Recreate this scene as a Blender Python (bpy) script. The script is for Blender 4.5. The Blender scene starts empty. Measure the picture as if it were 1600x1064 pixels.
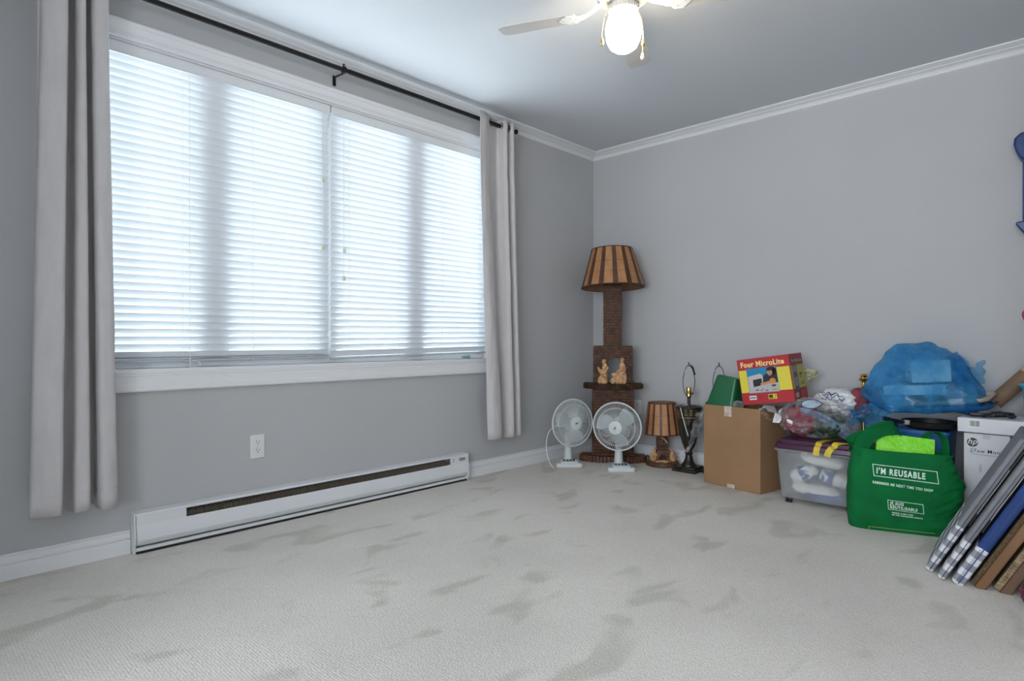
import bpy, bmesh, math, random
from mathutils import Vector, Matrix, Euler, noise
from mathutils.bvhtree import BVHTree

random.seed(11)
scene = bpy.context.scene
COL = scene.collection
PI = math.pi
def R(d): return math.radians(d)

# ------------------------------------------------------------------ camera
cam_data = bpy.data.cameras.new('camera')
cam_data.sensor_width = 36.0
cam_data.lens = 942.0 / 1600.0 * 36.0
cam_data.shift_y = -2.0 / 1600.0
cam_data.clip_start = 0.02
cam = bpy.data.objects.new('camera', cam_data)
COL.objects.link(cam)
cam.location = (-4.0, -2.93, 0.9)
cam.rotation_euler = (R(90), 0, R(-46.1))
scene.camera = cam

# ------------------------------------------------------------------ sky / exposure
world = bpy.data.worlds.new('overcast_sky')
scene.world = world
world.use_nodes = True
bg = world.node_tree.nodes['Background']
bg.inputs[0].default_value = (0.90, 0.95, 1.0, 1)
bg.inputs[1].default_value = 7.5

scene.view_settings.view_transform = 'Standard'
scene.view_settings.look = 'None'
scene.view_settings.gamma = 1.0
scene.view_settings.use_curve_mapping = False
scene.view_settings.exposure = 0.5
scene.cycles.max_bounces = 10
scene.cycles.diffuse_bounces = 6
scene.cycles.transparent_max_bounces = 16
scene.cycles.caustics_reflective = False
scene.cycles.caustics_refractive = False

def portal(name, loc, rot, sx, sz):
    l = bpy.data.lights.new(name, 'AREA'); l.shape = 'RECTANGLE'; l.size = sx; l.size_y = sz
    l.cycles.is_portal = True
    o = bpy.data.objects.new(name, l); COL.objects.link(o)
    o.location = loc; o.rotation_euler = rot
    return o
portal('window_portal', (-2.343, 0.16, 1.455), (R(-90), 0, 0), 2.36, 1.42)
portal('fill_window_portal', (-6.74, -3.15, 1.4), (0, R(-90), 0), 1.8, 3.3)  # sampling portal for the added hall window

# ------------------------------------------------------------------ materials
MATS = {}
def nt(m):
    m.use_nodes = True
    return m.node_tree, m.node_tree.nodes, m.node_tree.links
def ramp(N, stops):
    r = N.new('ShaderNodeValToRGB'); e = r.color_ramp.elements
    while len(e) < len(stops): e.new(0.5)
    for k, (p, c) in enumerate(stops):
        e[k].position = p; e[k].color = (*c, 1) if len(c) == 3 else c
    return r
def mat(name, col, rough=0.6, metal=0.0, var=0.0, vscale=8.0, bump=0.0, bscale=60.0, stretch=None, col2=None, spec=0.5, emit=0.0, ecol=None, detail=4.0):
    if name in MATS: return MATS[name]
    m = bpy.data.materials.new(name); T, N, L = nt(m); b = N['Principled BSDF']
    b.inputs['Base Color'].default_value = (*col, 1)
    b.inputs['Roughness'].default_value = rough; b.inputs['Metallic'].default_value = metal
    b.inputs['Specular IOR Level'].default_value = spec
    tc = N.new('ShaderNodeTexCoord'); src = tc.outputs['Object']
    if stretch:
        mp = N.new('ShaderNodeMapping'); mp.inputs['Scale'].default_value = stretch
        L.new(src, mp.inputs['Vector']); src = mp.outputs['Vector']
    if var > 0 or col2:
        n = N.new('ShaderNodeTexNoise'); n.inputs['Scale'].default_value = vscale; n.inputs['Detail'].default_value = detail
        L.new(src, n.inputs['Vector'])
        c2 = col2 if col2 else tuple(max(0, c * (1 - var)) for c in col)
        c1 = col if col2 else tuple(min(1, c * (1 + var)) for c in col)
        r = ramp(N, [(0.32, c2), (0.68, c1)])
        L.new(n.outputs['Fac'], r.inputs['Fac']); L.new(r.outputs['Color'], b.inputs['Base Color'])
    if bump > 0:
        n2 = N.new('ShaderNodeTexNoise'); n2.inputs['Scale'].default_value = bscale; n2.inputs['Detail'].default_value = 3
        L.new(src, n2.inputs['Vector'])
        bp = N.new('ShaderNodeBump'); bp.inputs['Strength'].default_value = bump; bp.inputs['Distance'].default_value = 0.01
        L.new(n2.outputs['Fac'], bp.inputs['Height']); L.new(bp.outputs['Normal'], b.inputs['Normal'])
    if emit > 0:
        b.inputs['Emission Color'].default_value = (*(ecol or col), 1); b.inputs['Emission Strength'].default_value = emit
    MATS[name] = m
    return m

def film(name, col, lo=0.3, hi=0.8, scale=14.0, rough=0.18, tint=None):
    """thin see-through plastic, cloudier where it is crumpled"""
    if name in MATS: return MATS[name]
    m = bpy.data.materials.new(name); T, N, L = nt(m); b = N['Principled BSDF']
    b.inputs['Base Color'].default_value = (*col, 1); b.inputs['Roughness'].default_value = rough
    tr = N.new('ShaderNodeBsdfTransparent'); tr.inputs[0].default_value = (*(tint or (1, 1, 1)), 1)
    tl = N.new('ShaderNodeBsdfTranslucent'); tl.inputs[0].default_value = (*col, 1)
    mx0 = N.new('ShaderNodeMixShader'); mx0.inputs[0].default_value = 0.35
    L.new(b.outputs[0], mx0.inputs[1]); L.new(tl.outputs[0], mx0.inputs[2])
    mx = N.new('ShaderNodeMixShader')
    tc = N.new('ShaderNodeTexCoord'); n = N.new('ShaderNodeTexNoise'); n.inputs['Scale'].default_value = scale
    n.inputs['Detail'].default_value = 5
    L.new(tc.outputs['Object'], n.inputs['Vector'])
    mr = N.new('ShaderNodeMapRange'); mr.inputs['From Min'].default_value = 0.35; mr.inputs['From Max'].default_value = 0.65
    mr.inputs['To Min'].default_value = lo; mr.inputs['To Max'].default_value = hi
    L.new(n.outputs['Fac'], mr.inputs['Value']); L.new(mr.outputs['Result'], mx.inputs[0])
    L.new(tr.outputs[0], mx.inputs[1]); L.new(mx0.outputs[0], mx.inputs[2])
    L.new(mx.outputs[0], N['Material Output'].inputs['Surface'])
    MATS[name] = m
    return m

def slat_mat():
    m = bpy.data.materials.new('blind_white'); T, N, L = nt(m); b = N['Principled BSDF']
    b.inputs['Base Color'].default_value = (0.76, 0.79, 0.82, 1); b.inputs['Roughness'].default_value = 0.5
    tl = N.new('ShaderNodeBsdfTranslucent'); tl.inputs[0].default_value = (0.9, 0.95, 1.0, 1)
    mx = N.new('ShaderNodeMixShader'); mx.inputs[0].default_value = 0.05
    L.new(b.outputs[0], mx.inputs[1]); L.new(tl.outputs[0], mx.inputs[2]); L.new(mx.outputs[0], N['Material Output'].inputs['Surface'])
    return m
def glass_mat():
    m = bpy.data.materials.new('window_glass'); T, N, L = nt(m); N.remove(N['Principled BSDF'])
    tr = N.new('ShaderNodeBsdfTransparent'); tr.inputs[0].default_value = (0.90, 0.94, 0.95, 1)
    gl = N.new('ShaderNodeBsdfGlossy'); gl.inputs['Roughness'].default_value = 0.02
    mx = N.new('ShaderNodeMixShader'); mx.inputs[0].default_value = 0.06
    L.new(tr.outputs[0], mx.inputs[1]); L.new(gl.outputs[0], mx.inputs[2]); L.new(mx.outputs[0], N['Material Output'].inputs['Surface'])
    return m
def carpet_mat():
    m = bpy.data.materials.new('carpet'); T, N, L = nt(m); b = N['Principled BSDF']
    b.inputs['Roughness'].default_value = 0.95; b.inputs['Specular IOR Level'].default_value = 0.1
    tc = N.new('ShaderNodeTexCoord'); P = tc.outputs['Object']
    # tracks where the pile lies the other way
    w = N.new('ShaderNodeTexNoise'); w.inputs['Scale'].default_value = 3.0; w.inputs['Detail'].default_value = 2.5; w.inputs['Roughness'].default_value = 0.45
    w.inputs['Distortion'].default_value = 0.5
    mp = N.new('ShaderNodeMapping'); mp.inputs['Scale'].default_value = (1.0, 1.9, 1); mp.inputs['Rotation'].default_value = (0, 0, R(38))
    L.new(P, mp.inputs['Vector']); L.new(mp.outputs['Vector'], w.inputs['Vector'])
    r1 = ramp(N, [(0.57, (0.77, 0.735, 0.685)), (0.66, (0.63, 0.605, 0.545))])
    L.new(w.outputs['Fac'], r1.inputs['Fac'])
    # broad soft mottling
    w2 = N.new('ShaderNodeTexNoise'); w2.inputs['Scale'].default_value = 1.1; w2.inputs['Detail'].default_value = 4
    L.new(P, w2.inputs['Vector'])
    r2 = ramp(N, [(0.35, (0.86, 0.86, 0.86)), (0.65, (1, 1, 1))]); L.new(w2.outputs['Fac'], r2.inputs['Fac'])
    mul = N.new('ShaderNodeMix'); mul.data_type = 'RGBA'; mul.blend_type = 'MULTIPLY'; mul.inputs[0].default_value = 1
    L.new(r1.outputs['Color'], mul.inputs[6]); L.new(r2.outputs['Color'], mul.inputs[7])
    # tufts in rows
    mp2 = N.new('ShaderNodeMapping'); mp2.inputs['Rotation'].default_value = (0, 0, R(0)); mp2.inputs['Scale'].default_value = (120, 190, 100)
    L.new(P, mp2.inputs['Vector'])
    v = N.new('ShaderNodeTexVoronoi'); v.inputs['Scale'].default_value = 1.0; v.inputs['Randomness'].default_value = 0.55
    L.new(mp2.outputs['Vector'], v.inputs['Vector'])
    r3 = ramp(N, [(0.0, (1.12, 1.12, 1.12)), (0.75, (0.92, 0.92, 0.91))]); L.new(v.outputs['Distance'], r3.inputs['Fac'])
    mul2 = N.new('ShaderNodeMix'); mul2.data_type = 'RGBA'; mul2.blend_type = 'MULTIPLY'; mul2.inputs[0].default_value = 1
    L.new(mul.outputs[2], mul2.inputs[6]); L.new(r3.outputs['Color'], mul2.inputs[7])
    L.new(mul2.outputs[2], b.inputs['Base Color'])
    bp = N.new('ShaderNodeBump'); bp.invert = True; bp.inputs['Strength'].default_value = 0.45; bp.inputs['Distance'].default_value = 0.006
    L.new(v.outputs['Distance'], bp.inputs['Height']); L.new(bp.outputs['Normal'], b.inputs['Normal'])
    return m
def gingham_mat():
    """grey checked cloth woven in squares, object space"""
    m = bpy.data.materials.new('gingham_cloth'); T, N, L = nt(m); b = N['Principled BSDF']; b.inputs['Roughness'].default_value = 0.9
    tc = N.new('ShaderNodeTexCoord'); sx = N.new('ShaderNodeSeparateXYZ'); L.new(tc.outputs['Object'], sx.inputs[0])
    def stripe(out, per):
        mm = N.new('ShaderNodeMath'); mm.operation = 'MULTIPLY'; mm.inputs[1].default_value = 1 / per; L.new(out, mm.inputs[0])
        fr = N.new('ShaderNodeMath'); fr.operation = 'FRACT'; L.new(mm.outputs[0], fr.inputs[0])
        gt = N.new('ShaderNodeMath'); gt.operation = 'GREATER_THAN'; gt.inputs[1].default_value = 0.5; L.new(fr.outputs[0], gt.inputs[0])
        return gt.outputs[0]
    a = stripe(sx.outputs['Y'], 0.17); c = stripe(sx.outputs['Z'], 0.054)
    ad = N.new('ShaderNodeMath'); ad.operation = 'ADD'; L.new(a, ad.inputs[0]); L.new(c, ad.inputs[1])
    hf = N.new('ShaderNodeMath'); hf.operation = 'MULTIPLY'; hf.inputs[1].default_value = 0.5; L.new(ad.outputs[0], hf.inputs[0])
    r = ramp(N, [(0.0, (0.62, 0.63, 0.68)), (0.5, (0.26, 0.27, 0.31)), (1.0, (0.085, 0.09, 0.11))])
    L.new(hf.outputs[0], r.inputs['Fac']); L.new(r.outputs['Color'], b.inputs['Base Color'])
    return m

M_WALL = mat('grey_wall_paint', (0.47, 0.475, 0.485), 0.85, var=0.02, vscale=1.5, bump=0.06, bscale=140, spec=0.2)
M_CEIL = mat('ceiling_paint', (0.62, 0.64, 0.67), 0.9, bump=0.04, bscale=120, spec=0.1)
M_TRIM = mat('white_trim_paint', (0.76, 0.77, 0.79), 0.4)
M_SLAT = slat_mat()
M_GLASS = glass_mat()
M_CARPET = carpet_mat()
M_VINYL = mat('white_vinyl', (0.72, 0.74, 0.76), 0.45)
M_CURTAIN = mat('grey_curtain_cloth', (0.54, 0.52, 0.525), 0.85, var=0.04, vscale=30, bump=0.08, bscale=90, stretch=(1, 1, 0.3), spec=0.25)
M_DKMETAL = mat('dark_bronze_metal', (0.018, 0.016, 0.018), 0.35, 0.6)
M_WHITE_MET = mat('white_enamel', (0.70, 0.72, 0.74), 0.35)
M_DKGRILLE = mat('heater_element', (0.17, 0.145, 0.11), 0.6, 0.2)
M_BLACK = mat('black_plastic', (0.012, 0.012, 0.014), 0.4)
M_WPLASTIC = mat('white_plastic', (0.72, 0.73, 0.72), 0.4)
M_FANW = mat('pale_grey_plastic', (0.60, 0.64, 0.65), 0.4)
M_FANBLADE = mat('fan_blade_plastic', (0.42, 0.47, 0.50), 0.3)
M_BRASS = mat('brass', (0.75, 0.55, 0.2), 0.25, 1.0)
M_CORD = mat('cord_white', (0.8, 0.8, 0.78), 0.7)
M_TASSEL = mat('tassel_ivory', (0.62, 0.62, 0.52), 0.5)
M_BARK = mat('dark_stained_wood', (0.105, 0.042, 0.02), 0.45, var=0.6, vscale=22, bump=0.25, bscale=60)
M_BRICKW = mat('carved_brick_wood', (0.14, 0.05, 0.019), 0.5, col2=(0.035, 0.012, 0.006), vscale=30, bump=0.2, bscale=70, spec=0.25)
M_MANTEL = mat('mantel_wood', (0.05, 0.025, 0.012), 0.5, var=0.5, vscale=18, bump=0.2, bscale=50, spec=0.25)
M_CARVED = mat('carved_pine', (0.52, 0.30, 0.15), 0.6, var=0.35, vscale=40, bump=0.2, bscale=60)
M_SHADE_T = mat('tan_veneer', (0.42, 0.20, 0.085), 0.55, var=0.18, vscale=9, bump=0.05, bscale=40, stretch=(3, 3, 0.6))
M_SHADE_D = mat('dark_veneer', (0.075, 0.03, 0.017), 0.5, var=0.3, vscale=15)
M_SHADE_IN = mat('shade_lining', (0.25, 0.14, 0.075), 0.8, var=0.2, vscale=9)
M_URN = mat('dark_bronze_urn', (0.035, 0.032, 0.024), 0.38, 0.4, var=0.5, vscale=20)
M_URNGOLD = mat('antique_gold', (0.35, 0.27, 0.13), 0.4, 0.6, var=0.3, vscale=40)
M_CARD = mat('brown_cardboard', (0.30, 0.172, 0.088), 0.85, var=0.07, vscale=5, bump=0.05, bscale=30)
M_CARDEDGE = mat('torn_cardboard', (0.40, 0.28, 0.18), 0.9, var=0.3, vscale=60)
M_TAPE = mat('packing_tape', (0.55, 0.47, 0.40), 0.25, var=0.3, vscale=70)
M_RED = mat('red_print', (0.42, 0.025, 0.035), 0.4, var=0.04, vscale=4)
M_REDD = mat('red_side_shade_and_mark', (0.24, 0.016, 0.024), 0.45)  # red darkened as shade for the toy box side; also a small printed mark
M_YEL = mat('yellow_print', (0.70, 0.60, 0.06), 0.4)
M_YELD = mat('yellow_print_shaded', (0.42, 0.37, 0.045), 0.45)  # shaded copy of the yellow print, for the toy box side
M_CREAM = mat('cream_print', (0.85, 0.66, 0.25), 0.5)
M_GREENBIN = mat('dark_green_plastic', (0.008, 0.115, 0.04), 0.35)
M_BAGGREEN = mat('green_nonwoven', (0.003, 0.13, 0.034), 0.8, var=0.14, vscale=9, bump=0.12, bscale=300, spec=0.15)
M_BAGTEXT = mat('white_screen_print', (0.62, 0.78, 0.68), 0.6)
M_LIME = mat('lime_packet', (0.22, 0.74, 0.02), 0.5, var=0.15, vscale=60, bump=0.2, bscale=120)
M_PURPLE = mat('aubergine_plastic', (0.055, 0.012, 0.04), 0.35)
M_YTAPE = mat('yellow_strap', (0.62, 0.47, 0.03), 0.5, var=0.15, vscale=30)
M_TUB = film('clear_tub_plastic', (0.62, 0.66, 0.69), 0.34, 0.46, 5.0, 0.3)
M_CLEAR = film('clear_plastic_film', (0.72, 0.75, 0.78), 0.04, 0.34, 22.0, 0.1)
M_BLUEFILM = film('blue_plastic_film', (0.06, 0.33, 0.66), 0.18, 0.72, 8.0, 0.16, (0.52, 0.80, 0.97))
M_PRINTFILM = film('printed_plastic_film', (0.30, 0.42, 0.62), 0.25, 0.9, 30.0, 0.15)
M_PACKW = mat('white_fluff', (0.80, 0.79, 0.75), 0.85, var=0.08, vscale=20, bump=0.4, bscale=35)
M_PACKB = mat('blue_wrapper', (0.03, 0.07, 0.26), 0.4, var=0.3, vscale=12)
M_MAROON = mat('maroon_knit', (0.20, 0.010, 0.03), 0.8, var=0.4, vscale=18, bump=0.3, bscale=50)
M_DKGREEN = mat('dark_green_knit', (0.02, 0.045, 0.02), 0.8, var=0.5, vscale=14, bump=0.3, bscale=40)
M_WHITEBAG = mat('white_bag_plastic', (0.72, 0.73, 0.75), 0.3, bump=0.15, bscale=25)
M_INK = mat('navy_ink', (0.03, 0.045, 0.16), 0.5)
M_PALEBLUE = mat('pale_blue_print', (0.42, 0.52, 0.62), 0.4)
M_PALEYEL = mat('pale_yellow_cellophane', (0.42, 0.42, 0.26), 0.3, var=0.3, vscale=40)
M_TEAL = mat('pale_teal_card', (0.20, 0.40, 0.40), 0.6)
M_HPW = mat('white_carton', (0.64, 0.66, 0.70), 0.55, var=0.02, vscale=6)
M_BLUEPL = mat('blue_plastic', (0.012, 0.10, 0.30), 0.35)
M_CYAN = mat('cyan_plastic', (0.07, 0.32, 0.47), 0.3)
M_TAN = mat('tan_tray', (0.56, 0.44, 0.35), 0.6, var=0.06, vscale=6)
M_WTRAY = mat('white_board', (0.62, 0.63, 0.64), 0.5)
M_GREYCLOTH = mat('grey_padded_cloth', (0.19, 0.195, 0.22), 0.85, var=0.08, vscale=20, bump=0.1, bscale=80)
M_NAVY = mat('royal_blue_cloth', (0.009, 0.04, 0.17), 0.75, var=0.15, vscale=20)
M_GING = gingham_mat()
M_FRAMEWOOD = mat('oak_frame', (0.16, 0.075, 0.027), 0.45, var=0.35, vscale=14, stretch=(1, 1, 0.15), bump=0.08, bscale=40)
M_CORK = mat('dark_cork', (0.09, 0.06, 0.03), 0.9, var=0.6, vscale=140, bump=0.4, bscale=150)
M_STRAW = mat('straw_weave', (0.25, 0.18, 0.105), 0.8, var=0.5, vscale=60, bump=0.3, bscale=80)
M_DKWOOD = mat('walnut_frame', (0.12, 0.062, 0.034), 0.5, var=0.35, vscale=14, stretch=(1, 1, 0.15))
M_DKBLUE = mat('dark_blue_plastic', (0.012, 0.035, 0.16), 0.35)
M_PINK = mat('pink_cloth', (0.42, 0.06, 0.11), 0.7)
M_BLADEW = mat('white_fan_blade', (0.54, 0.53, 0.51), 0.45)
M_GREYPLASTIC = mat('light_grey_plastic', (0.5, 0.52, 0.53), 0.4)

# ------------------------------------------------------------------ mesh helpers
def box(bm, c, s, rot=None):
    M = Matrix.Translation(c)
    if rot is not None: M = M @ (Euler(rot).to_matrix().to_4x4() if not isinstance(rot, Matrix) else rot)
    bmesh.ops.create_cube(bm, size=1.0, matrix=M @ Matrix.Diagonal((*s, 1)))
def cyl(bm, p0, p1, r0, r1=None, seg=20, caps=True):
    p0 = Vector(p0); p1 = Vector(p1); d = p1 - p0
    M = Matrix.Translation((p0 + p1) / 2) @ d.to_track_quat('Z', 'Y').to_matrix().to_4x4()
    bmesh.ops.create_cone(bm, cap_ends=caps, segments=seg, radius1=r0, radius2=r0 if r1 is None else r1, depth=d.length, matrix=M)
def ball(bm, c, r, seg=20, rings=12):
    s = r if isinstance(r, (tuple, list)) else (r, r, r)
    bmesh.ops.create_uvsphere(bm, u_segments=seg, v_segments=rings, radius=1.0, matrix=Matrix.Translation(c) @ Matrix.Diagonal((*s, 1)))
def lathe(bm, prof, seg=32, c=(0, 0, 0)):
    rings = []
    for (r, z) in prof:
        if r < 1e-6: rings.append([bm.verts.new((c[0], c[1], c[2] + z))])
        else: rings.append([bm.verts.new((c[0] + r * math.cos(2 * PI * k / seg), c[1] + r * math.sin(2 * PI * k / seg), c[2] + z)) for k in range(seg)])
    for a, b in zip(rings, rings[1:]):
        for k in range(seg):
            k2 = (k + 1) % seg
            if len(a) == 1 and len(b) == 1: continue
            if len(a) == 1: bm.faces.new((a[0], b[k2], b[k]))
            elif len(b) == 1: bm.faces.new((a[k], a[k2], b[0]))
            else: bm.faces.new((a[k], a[k2], b[k2], b[k]))
def tube(bm, pts, r, seg=8, closed=False):
    pts = [Vector(p) for p in pts]; n = len(pts); rings = []
    up = Vector((0, 0, 1))
    for i, p in enumerate(pts):
        t = (pts[(i + 1) % n] - pts[i - 1]) if closed else (pts[min(i + 1, n - 1)] - pts[max(i - 1, 0)])
        t.normalize()
        a = up if abs(t.z) < 0.95 else Vector((1, 0, 0))
        u = t.cross(a).normalized(); v = u.cross(t)
        rr = r[i] if isinstance(r, (list, tuple)) else r
        rings.append([bm.verts.new(p + (u * math.cos(2 * PI * k / seg) + v * math.sin(2 * PI * k / seg)) * rr) for k in range(seg)])
    m = n if closed else n - 1
    for i in range(m):
        a = rings[i]; b = rings[(i + 1) % n]
        for k in range(seg): bm.faces.new((a[k], a[(k + 1) % seg], b[(k + 1) % seg], b[k]))
    if not closed:
        bm.faces.new(rings[0][::-1]); bm.faces.new(rings[-1])
def grid(bm, f, nu, nv, closed_u=False):
    V = [[bm.verts.new(f(i / (nu if closed_u else nu - 1), j / (nv - 1))) for i in range(nu)] for j in range(nv)]
    for j in range(nv - 1):
        for i in range(nu if closed_u else nu - 1):
            i2 = (i + 1) % nu
            bm.faces.new((V[j][i], V[j][i2], V[j + 1][i2], V[j + 1][i]))
    return V
def prism(bm, poly, axis, a, b):
    """extrude a 2-D outline along an axis; poly coords fill the other two axes in order"""
    def mk(p, t):
        if axis == 'x': return (t, p[0], p[1])
        if axis == 'y': return (p[0], t, p[1])
        return (p[0], p[1], t)
    A = [bm.verts.new(mk(p, a)) for p in poly]; B = [bm.verts.new(mk(p, b)) for p in poly]
    n = len(poly)
    for k in range(n): bm.faces.new((A[k], A[(k + 1) % n], B[(k + 1) % n], B[k]))
    bm.faces.new(A[::-1]); bm.faces.new(B)
def ribbon(bm, pts, side, w, th=0.002):
    """flat strap along pts, `side` is the width direction (one vector or one per point)"""
    pts = [Vector(p) for p in pts]; n = len(pts); rows = []
    for i, p in enumerate(pts):
        t = (pts[min(i + 1, n - 1)] - pts[max(i - 1, 0)]).normalized()
        s = Vector(side[i] if isinstance(side, list) else side); s = (s - t * s.dot(t)).normalized()
        ww = w[i] if isinstance(w, list) else w
        nn = t.cross(s) * th / 2
        rows.append([bm.verts.new(q) for q in (p - s * ww / 2 - nn, p + s * ww / 2 - nn, p + s * ww / 2 + nn, p - s * ww / 2 + nn)])
    for a, b in zip(rows, rows[1:]):
        for k in range(4): bm.faces.new((a[k], a[(k + 1) % 4], b[(k + 1) % 4], b[k]))
    bm.faces.new(rows[0][::-1]); bm.faces.new(rows[-1])
def smooth_path(pts, n=6):
    P = [Vector(p) for p in pts]; out = []
    for i in range(len(P) - 1):
        p0 = P[max(i - 1, 0)]; p1 = P[i]; p2 = P[i + 1]; p3 = P[min(i + 2, len(P) - 1)]
        for k in range(n):
            t = k / n
            out.append(0.5 * ((2 * p1) + (p2 - p0) * t + (2 * p0 - 5 * p1 + 4 * p2 - p3) * t * t + (3 * p1 - p0 - 3 * p2 + p3) * t ** 3))
    out.append(P[-1]); return out
def blob(bm, c, r, sub=4, amp=0.12, freq=4.0, seed=0.0, ridged=False, zmin=None, power=None):
    tmp = bmesh.new(); bmesh.ops.create_icosphere(tmp, subdivisions=sub, radius=1.0)
    mp = {}
    for v in tmp.verts:
        d = v.co.normalized()
        if power:
            d = Vector([math.copysign(abs(q) ** power, q) for q in d]); 
        q = v.co * freq + Vector((seed, seed * 1.7, -seed))
        if ridged: nv = 0.55 - abs(noise.noise(q)) * 1.6 - abs(noise.noise(q * 2.3)) * 0.8
        else: nv = noise.noise(q) + 0.5 * noise.noise(q * 2.1)
        k = 1 + amp * nv
        p = Vector((c[0] + d.x * r[0] * k, c[1] + d.y * r[1] * k, c[2] + d.z * r[2] * k))
        if zmin is not None and p.z < zmin: p.z = zmin
        mp[v.index] = bm.verts.new(p)
    tmp.verts.index_update()
    for f in tmp.faces: bm.faces.new([mp[v.index] for v in f.verts])
    tmp.free()
def new(): return bmesh.new()

def link(o, parent=None):
    COL.objects.link(o)
    if parent is not None: o.parent = parent
    return o
def obj(name, bm, m, parent=None, smooth=30, bevel=0.0, loc=None, rot=None, bseg=2):
    bmesh.ops.recalc_face_normals(bm, faces=bm.faces)
    me = bpy.data.meshes.new(name); bm.to_mesh(me); bm.free()
    for mm in (m if isinstance(m, (list, tuple)) else [m]): me.materials.append(mm)
    if smooth:
        me.polygons.foreach_set('use_smooth', [True] * len(me.polygons))
        me.set_sharp_from_angle(angle=R(smooth))
    o = bpy.data.objects.new(name, me); link(o, parent)
    if bevel:
        b = o.modifiers.new('bevel', 'BEVEL'); b.width = bevel; b.segments = bseg; b.limit_method = 'ANGLE'; b.angle_limit = R(40)
        b.harden_normals = False
    if loc is not None: o.location = loc
    if rot is not None: o.rotation_euler = rot
    return o
def tag(o, label, cat, group=None):
    o['label'] = label; o['category'] = cat
    if group: o['group'] = group
    return o
def thing(name, label, cat, loc=(0, 0, 0), rotz=0.0, group=None):
    o = bpy.data.objects.new(name, None); o.empty_display_size = 0.05; COL.objects.link(o)
    o.location = loc; o.rotation_euler = (0, 0, rotz)
    return tag(o, label, cat, group)
def struct(o): o['kind'] = 'structure'; return o
def stuff(o): o['kind'] = 'stuff'; return o
def share(src, parent, loc=None, rot=None):
    c = src.copy(); link(c, parent); c.parent = parent
    if loc is not None: c.location = loc
    if rot is not None: c.rotation_euler = rot
    return c
def copy_tree(o, parent=None):
    c = o.copy(); COL.objects.link(c); c.parent = parent
    for ch in list(o.children): copy_tree(ch, c)
    return c
def text_mesh(body, size, bold=0.0, shear=0.0, extrude=0.0, align='LEFT', sx=1.0, space=1.08):
    cu = bpy.data.curves.new('lettering', 'FONT'); cu.body = body; cu.size = size; cu.offset = bold; cu.shear = shear; cu.extrude = extrude
    cu.space_character = space; cu.align_x = align; cu.resolution_u = 3
    o = bpy.data.objects.new('lettering', cu); COL.objects.link(o)
    bpy.context.view_layer.update()
    me = bpy.data.meshes.new_from_object(o.evaluated_get(bpy.context.evaluated_depsgraph_get()))
    bpy.data.objects.remove(o); bpy.data.curves.remove(cu)
    for v in me.vertices: v.co.x *= sx
    return me
def print_on(name, me, m, parent, M):
    """flat print: text lies in its own XY plane, moved by M into the parent's space"""
    me.transform(M); me.materials.clear(); me.materials.append(m)
    for p in me.polygons: p.material_index = 0
    o = bpy.data.objects.new(name, me); return link(o, parent)
# text plane -> a face that looks along -y of the parent (x right, z up)
FACE = Matrix(((1, 0, 0, 0), (0, 0, -1, 0), (0, 1, 0, 0), (0, 0, 0, 1)))

# ================================================================== ROOM SHELL
CEIL = 2.395; XL = -4.6; XH = -6.6; YB = -3.06; YFAR = -5.2; WX0, WX1, WZ0, WZ1 = -3.52, -1.165, 0.75, 2.165
bm = new(); box(bm, ((XH + 0.15) / 2, (YFAR + 0.15) / 2, -0.05), (0.3 - XH, 0.3 - YFAR, 0.1)); struct(obj('floor', bm, M_CARPET))
bm = new(); box(bm, ((XH + 0.15) / 2, (YFAR + 0.15) / 2, CEIL + 0.05), (0.3 - XH, 0.3 - YFAR, 0.1)); struct(obj('ceiling', bm, M_CEIL))
bm = new(); T = 0.15
box(bm, ((XL + 0.15) / 2, T / 2, WZ0 / 2), (0.15 - XL, T, WZ0)); box(bm, ((XL + 0.15) / 2, T / 2, (WZ1 + CEIL) / 2), (0.15 - XL, T, CEIL - WZ1))
box(bm, ((XL + WX0) / 2, T / 2, (WZ0 + WZ1) / 2), (WX0 - XL, T, WZ1 - WZ0)); box(bm, ((WX1 + 0.15) / 2, T / 2, (WZ0 + WZ1) / 2), (0.15 - WX1, T, WZ1 - WZ0))
struct(obj('wall_left', bm, M_WALL))
bm = new(); box(bm, (0.075, (YB) / 2, CEIL / 2), (0.15, -YB, CEIL)); struct(obj('wall_right', bm, M_WALL))
bm = new(); box(bm, (-0.725, YB - 0.075, CEIL / 2), (1.75, 0.15, CEIL)); struct(obj('wall_rear', bm, M_WALL))
SY0, SY1, SZ0, SZ1 = -4.8, -1.5, 0.5, 2.3      # window of an unseen hall, both added behind the camera for fill light
bm = new(); box(bm, (XL - 0.075, -0.575, CEIL / 2), (0.15, 1.45, CEIL)); struct(obj('wall_side', bm, M_WALL))  # unseen wall, cut short for the fill daylight, shading the window wall's left
bm = new(); box(bm, ((XL - 0.15 + XH) / 2, -1.225, CEIL / 2), (XL - 0.15 - XH, 0.15, CEIL)); struct(obj('wall_added_hall_side', bm, M_WALL))
bm = new(); box(bm, ((XH + 0.15) / 2, YFAR - 0.075, CEIL / 2), (0.3 - XH, 0.15, CEIL)); struct(obj('wall_added_hall', bm, M_WALL))
bm = new(); box(bm, (0.075, (YB + YFAR) / 2, CEIL / 2), (0.15, YB - YFAR, CEIL)); struct(obj('wall_added_hall_end', bm, M_WALL))
bm = new(); box(bm, (XH - 0.075, (SY1 - 1.15) / 2, CEIL / 2), (0.15, -1.15 - SY1, CEIL)); box(bm, (XH - 0.075, (SY0 + YFAR) / 2, CEIL / 2), (0.15, SY0 - YFAR, CEIL))
box(bm, (XH - 0.075, (SY0 + SY1) / 2, (SZ1 + CEIL) / 2), (0.15, SY1 - SY0, CEIL - SZ1)); box(bm, (XH - 0.075, (SY0 + SY1) / 2, SZ0 / 2), (0.15, SY1 - SY0, SZ0))
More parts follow.
